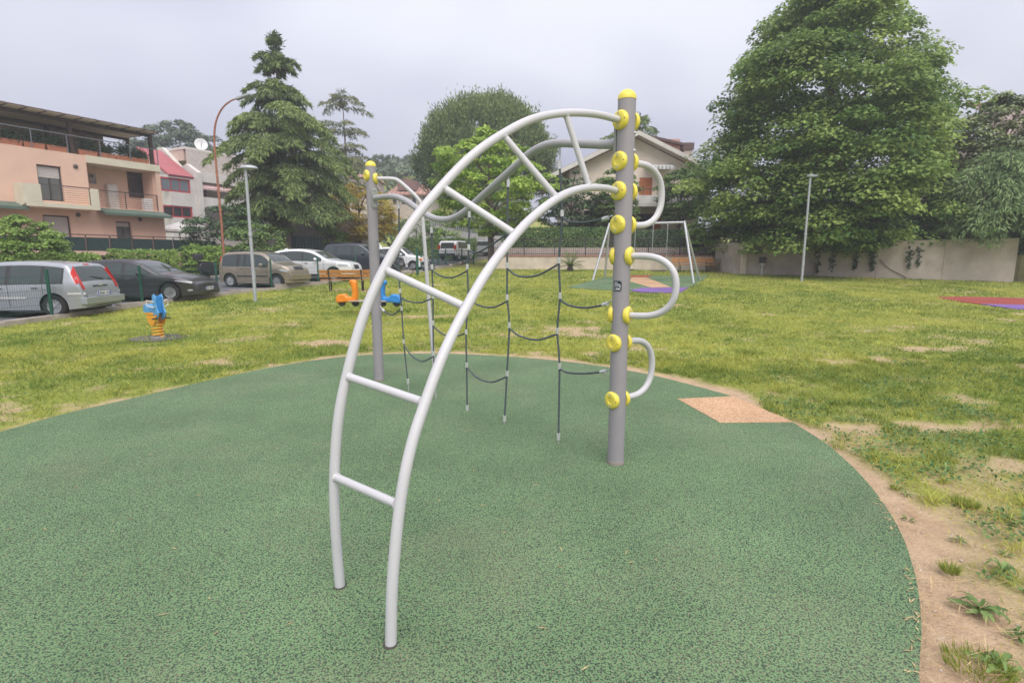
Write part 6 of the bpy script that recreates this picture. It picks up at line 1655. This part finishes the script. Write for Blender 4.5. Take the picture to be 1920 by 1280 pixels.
MB().box((0, 0, 1.5), (7.5, .3, 3.4)).build('wall', mat('pale_pink_wall', (.48, .42, .40), .9, 0, .15, 1), gw2); MB().box((0, 0, 3.24), (7.6, .4, .07)).build('coping', CONC, gw2)

# --- cedars: tiers of long boughs carrying hanging sprays
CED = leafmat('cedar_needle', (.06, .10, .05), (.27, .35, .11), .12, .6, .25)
def cedar(label, base, height, prof, tiers, per_tier, spray, nl, wd, m, trunk_r, seed, droop=.35, up=.12, bare=.1, seglen=.42, name='cedar_tree', group=None):
    t = thing(name, label, 'tree', base, 0, group); b = np.array(base, float); rs = np.random.default_rng(seed)
    P2 = [b + np.array([math.sin(s * 3) * .08, math.cos(s * 2) * .08, height * s]) for s in np.linspace(-.02, .97, 9)]
    MB().tube(P2, [trunk_r * (1 - .93 * i / 8) for i in range(9)], 12).build('trunk', BARK, t, True, True)
    PP, DD, VV = [], [], []
    for k in range(tiers):
        s = bare + (1 - bare) * (k + rs.uniform(.1, .9)) / tiers
        nb_ = max(3, int(per_tier * (1.05 - .5 * s)))
        a0_ = rs.uniform(0, 6.28); shade = rs.normal(0, .08); tm = rs.uniform(.80, 1.12)
        for j in range(nb_):
            a = a0_ + 6.283 * j / nb_ + rs.normal(0, .25); R_ = np.interp(s, prof[0], prof[1]) * rs.uniform(.72, 1.08) * tm
            zb = height * s + rs.normal(0, .12)
            m_ = max(4, int(R_ / seglen)); pts3 = []
            for i in range(m_ + 1):
                f = i / m_; r_ = R_ * f
                pts3.append(b + np.array([math.cos(a) * r_, math.sin(a) * r_, zb + up * R_ * math.sin(f * 2.2) - droop * R_ * f ** 2.4]))
            MB().tube(pts3, [max(.012, trunk_r * .22 * (1 - s * .6) * (1 - .85 * i / m_)) for i in range(m_ + 1)], 5, False).build('bough', BARKD, t, True, True) if j % 2 == 0 else None
            for i in range(1, m_ + 1):
                f = i / m_; wid = (.16 + .30 * math.sin(math.pi * min(1, f * .85 + .1))) * min(R_, 3.6) * .6
                q = int(nl * (.5 + f)); o = rs.uniform(-1, 1, q); side_ = np.array([-math.sin(a), math.cos(a), 0])
                base_p = pts3[i - 1] + (pts3[i] - pts3[i - 1]) * rs.random((q, 1)) + side_ * (o * wid)[:, None]
                base_p[:, 2] -= (o ** 2) * wid * .45 + rs.uniform(0, .10, q)
                dd = np.array([math.cos(a), math.sin(a), 0]) * .55 + side_ * (o * .7)[:, None] + rs.normal(0, .3, (q, 3)); dd[:, 2] -= rs.uniform(.2, 1.3, q)
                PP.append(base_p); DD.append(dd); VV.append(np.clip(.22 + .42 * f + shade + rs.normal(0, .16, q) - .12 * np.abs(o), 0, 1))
    q = int(nl * 6); zt_ = rs.uniform(.9, 1.0, q); PP.append(b + np.stack([rs.normal(0, .16, q), rs.normal(0, .16, q), zt_ * height], 1)); DD.append(np.stack([rs.normal(0, .6, q), rs.normal(0, .6, q), rs.uniform(-.4, .9, q)], 1)); VV.append(np.clip(rs.normal(.3, .15, q), 0, 1))
    PP, DD, VV = np.concatenate(PP), np.concatenate(DD), np.concatenate(VV); n = len(PP)
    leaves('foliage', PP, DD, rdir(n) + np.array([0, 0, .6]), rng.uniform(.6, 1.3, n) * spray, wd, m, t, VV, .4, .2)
    return t
base = hb(541, 490, 37)
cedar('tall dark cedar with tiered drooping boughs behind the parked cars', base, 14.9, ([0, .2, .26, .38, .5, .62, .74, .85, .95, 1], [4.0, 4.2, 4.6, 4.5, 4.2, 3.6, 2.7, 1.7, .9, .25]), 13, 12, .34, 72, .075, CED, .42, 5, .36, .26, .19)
base = hb(655, 470, 50, 2.0)
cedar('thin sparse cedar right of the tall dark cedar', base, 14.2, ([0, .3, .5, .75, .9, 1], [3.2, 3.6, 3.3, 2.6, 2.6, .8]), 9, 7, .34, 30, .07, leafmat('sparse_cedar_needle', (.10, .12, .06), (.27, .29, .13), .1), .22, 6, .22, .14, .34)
base = hb(1862, 440, 27.3, 2.2)
WEEP = leafmat('weeping_needle', (.10, .17, .07), (.31, .43, .17), .15, .6, .25)
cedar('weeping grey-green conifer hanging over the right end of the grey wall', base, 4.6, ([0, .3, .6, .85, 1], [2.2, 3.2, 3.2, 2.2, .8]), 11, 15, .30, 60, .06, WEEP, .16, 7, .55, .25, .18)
base = hb(1190, 400, 60, 3.0)
cedar('cedar peeking out from behind the gabled house roof', base, 13.6, ([0, .5, .8, .93, 1], [3, 3.6, 3.6, 2.6, 1]), 9, 8, .5, 14, .14, CED, .25, 8, .2, .14, .5)

# --- umbrella pine: domed head of upright shoots
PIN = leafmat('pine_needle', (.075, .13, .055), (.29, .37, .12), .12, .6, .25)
def pine(label, base, height, rx, rz_, nclump, per, lsz, wd, trunk_r, name='umbrella_pine', group=None, mt=None, bark=BARK):
    t = thing(name, label, 'tree', base, 0, group); b = np.array(base, float); c = b + np.array([0, 0, height - rz_])
    d = rdir(nclump); d[:, 2] = np.where(d[:, 2] < -.55, -d[:, 2], d[:, 2])
    lob = 1 + .10 * (vnoise(d[:, 0] * 4 + 5, d[:, 1] * 4 + d[:, 2] * 3, 4) - .5) * 2
    C_ = c + d * np.array([rx, rx, rz_]) * lob[:, None] * rng.uniform(.86, 1.0, (nclump, 1))
    q = np.repeat(np.arange(nclump), per); n = len(q)
    P_ = C_[q] + rng.normal(0, 1, (n, 3)) * np.array([.25, .25, .46]) * rx / 6.5
    D = rng.normal(0, .5, (n, 3)) + np.array([0, 0, 1.0]) + d[q] * .4
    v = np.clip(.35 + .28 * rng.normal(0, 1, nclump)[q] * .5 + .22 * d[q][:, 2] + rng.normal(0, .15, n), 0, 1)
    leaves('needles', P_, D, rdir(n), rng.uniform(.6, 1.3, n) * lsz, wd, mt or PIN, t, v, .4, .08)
    tp = c - np.array([0, 0, rz_ * .3])
    MB().tube(catmull([b - [0, 0, .3], b + (tp - b) * .5 + [.15, 0, 0], tp], 5), [trunk_r * (1 - .5 * i / 10) for i in range(11)], 10).build('trunk', bark, t, True, True)
    limbs(t, [(tp - [0, 0, rz_ * .25 * rng.random()], C_[i]) for i in rng.choice(nclump, 12, replace=False)], trunk_r * .4, BARKD, t)
    return t
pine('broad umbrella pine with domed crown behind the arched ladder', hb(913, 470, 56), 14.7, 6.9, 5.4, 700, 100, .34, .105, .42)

# --- hilltop trees, far off
cyp = hb(755, 400, 112)
t = thing('cypress', 'narrow dark cypress on the far hilltop', 'tree', cyp); n = 1800
zc_ = float(at(755, 317, 112)[2]) - cyp[2]; h = rng.uniform(0, 1, n); a = rng.uniform(0, 6.28, n); rr = 1.25 * np.sin(np.clip(h * .92 + .08, 0, 1) * math.pi) ** .6 * rng.uniform(.5, 1, n)
leaves('crown', cyp + np.stack([rr * np.cos(a), rr * np.sin(a), h * zc_], 1), np.stack([np.cos(a) * .3, np.sin(a) * .3, np.ones(n)], 1), rdir(n), rng.uniform(.5, 1.0, n), .3, leafmat('cypress_leaf', (.03, .05, .035), (.07, .10, .06), .1), t, rng.random(n))
MB().tube([cyp, cyp + [0, 0, zc_ * .8]], [.3, .05], 8).build('trunk', BARKD, t, True, True)
for px, py, r_, lab in ((738, 322, 1.9, 'small umbrella pine left of the far cypress'), (769, 325, 1.6, 'small umbrella pine right of the far cypress'), (784, 326, 1.4, 'rightmost small umbrella pine on the far hilltop'), (718, 324, 2.0, 'leftmost small umbrella pine on the far hilltop')):
    bs_ = hb(px, 400, 115); top_ = float(at(px, py, 115)[2]) - bs_[2]
    pine(lab, bs_, max(top_, 3), r_, r_ * .7, 40, 26, .6, .2, .15, 'small_pine', 'umbrella pines on the far hilltop', FAR)
# woodland that covers the hill
xx, yv = rng.uniform(-95, 2, 2600), rng.uniform(62, 150, 2600)
ok = (np.abs(xx / yv) < 1.0) & ~((np.abs(xx + 14.8) < 6) & (np.abs(yv - 80) < 8)) & ~((np.abs(xx + 20) < 5) & (np.abs(yv - 74) < 7)); xx, yv = xx[ok][:1500], yv[ok][:1500]
C_ = np.stack([xx, yv, ter(xx, yv) + rng.uniform(.3, 2.2, len(xx))], 1); P_, d, q = clumps(C_, rng.uniform(1.0, 2.4, len(xx)), 34, .8); n = len(P_)
N_ = d + [0, 0, .6] + rdir(n) * .4
wd_ = leaves('woodland', P_, np.cross(N_, rdir(n)), N_, rng.uniform(.5, 1.0, n), .5, FAR, None, np.clip(.4 + .3 * rng.normal(0, 1, len(xx))[q] + rng.normal(0, .2, n), 0, 1))
tag(wd_, 'mass of far shrubs and trees covering the hillside', 'woodland', kind='stuff')

# --- cycad beside the retaining wall
p = hb(1069, 503, 33.0); t = thing('cycad', 'spiky green cycad in the lawn before the retaining wall', 'plant', p)
MB().lathe([(.16, 0), (.2, .12), (.15, .28), (.05, .34)], 12, p).build('stem', BARKD, t, True, True)
for k in range(30):
    a = 6.283 * k / 30 * 3.7; el = random.uniform(.1, 1.35); L_ = random.uniform(.85, 1.1)
    PP = []; DD = []
    dr = np.array([math.cos(a) * math.cos(el), math.sin(a) * math.cos(el), math.sin(el)]); sd_ = np.array([-math.sin(a), math.cos(a), 0])
    for i in range(14):
        f = i / 13; c = p + np.array([0, 0, .3]) + dr * L_ * f + np.array([0, 0, -.35 * f * f * math.cos(el)])
        for s in (1, -1): PP.append(c); DD.append(dr * .55 + sd_ * s + np.array([0, 0, .25]))
    leaves('frond', np.array(PP), np.array(DD), np.tile([0, 0, 1.], (28, 1)), .20, .035, MDG, t, rng.random(28))

# --- ivy strands and a bare stem on the grey wall
off = np.array([u[1], -u[0]])
u3 = (B3 - B2) / np.linalg.norm(B3 - B2); of3 = np.array([u3[1], -u3[0]])
IVY = leafmat('ivy_leaf', (.02, .04, .02), (.08, .12, .05), .15)
for (px, top_, bot, dens, lab) in ((1535, 460, 510, 70, 'leafy ivy strand at the joint in the grey wall'), (1562, 470, 508, 40, 'thin ivy strand left of the thickest ivy'), (1605, 468, 502, 90, 'bushy ivy strand below the lowest linden branch'), (1638, 455, 503, 170, 'thickest dark ivy strand on the grey wall'), (1706, 465, 500, 50, 'short ivy strand right of the thickest ivy'), (1724, 463, 498, 40, 'rightmost thin ivy strand on the grey wall')):
    pt_ = vplane(px, top_, B2 + of3 * .33, u3); pb_ = vplane(px - 3, bot, B2 + of3 * .33, u3)
    t = thing('ivy', lab, 'ivy', pb_, 0, 'ivy strands on the grey wall')
    s = rng.random(dens); c = pb_ + (pt_ - pb_) * s[:, None] + np.stack([rng.normal(0, .10, dens) * (.4 + s), rng.normal(0, .10, dens) * (.4 + s) * 0, rng.normal(0, .05, dens)], 1)
    c[:, :2] += of3 * rng.uniform(0, .06, (dens, 1))
    leaves('leaves', c, rdir(dens) - [0, 0, .5], np.tile([of3[0], of3[1], .4], (dens, 1)) + rdir(dens) * .4, .13, .11, IVY, t, rng.random(dens))
    MB().tube(catmull([pb_ + np.array([0, 0, -.1]), (pb_ + pt_) / 2 + np.array([.05, 0, 0]), pt_], 4), .012, 5).build('stem', BARKD, t, True, True)
P_ = [vplane(*q, B2 + of3 * .32, u3) for q in ((1650, 487), (1665, 502), (1685, 513), (1700, 521))]
t = thing('creeper_stem', 'bare curved creeper stem low on the grey wall', 'stem', P_[-1]); MB().tube(catmull(P_, 5), .016, 6).build('stem', BARKD, t, True, True)

# ------------------------------------------------------------------ damp air over the whole place
hz_ = MB().span((-262, -62, -2.5), (262, 322, 42)).build('haze', mat('unused_haze_base', (.8, .8, .8)))
hm = bpy.data.materials.new('damp_air'); hm.use_nodes = True
hm.node_tree.nodes.remove(hm.node_tree.nodes['Principled BSDF'])
pv_ = hm.node_tree.nodes.new('ShaderNodeVolumePrincipled')
pv_.inputs['Color'].default_value = (.90, .91, .95, 1); pv_.inputs['Density'].default_value = .0021; pv_.inputs['Anisotropy'].default_value = .2
hm.node_tree.links.new(pv_.outputs[0], hm.node_tree.nodes['Material Output'].inputs['Volume'])
hz_.data.materials.clear(); hz_.data.materials.append(hm)
tag(hz_, 'thin pale damp haze filling the air over the park', 'haze', kind='stuff')
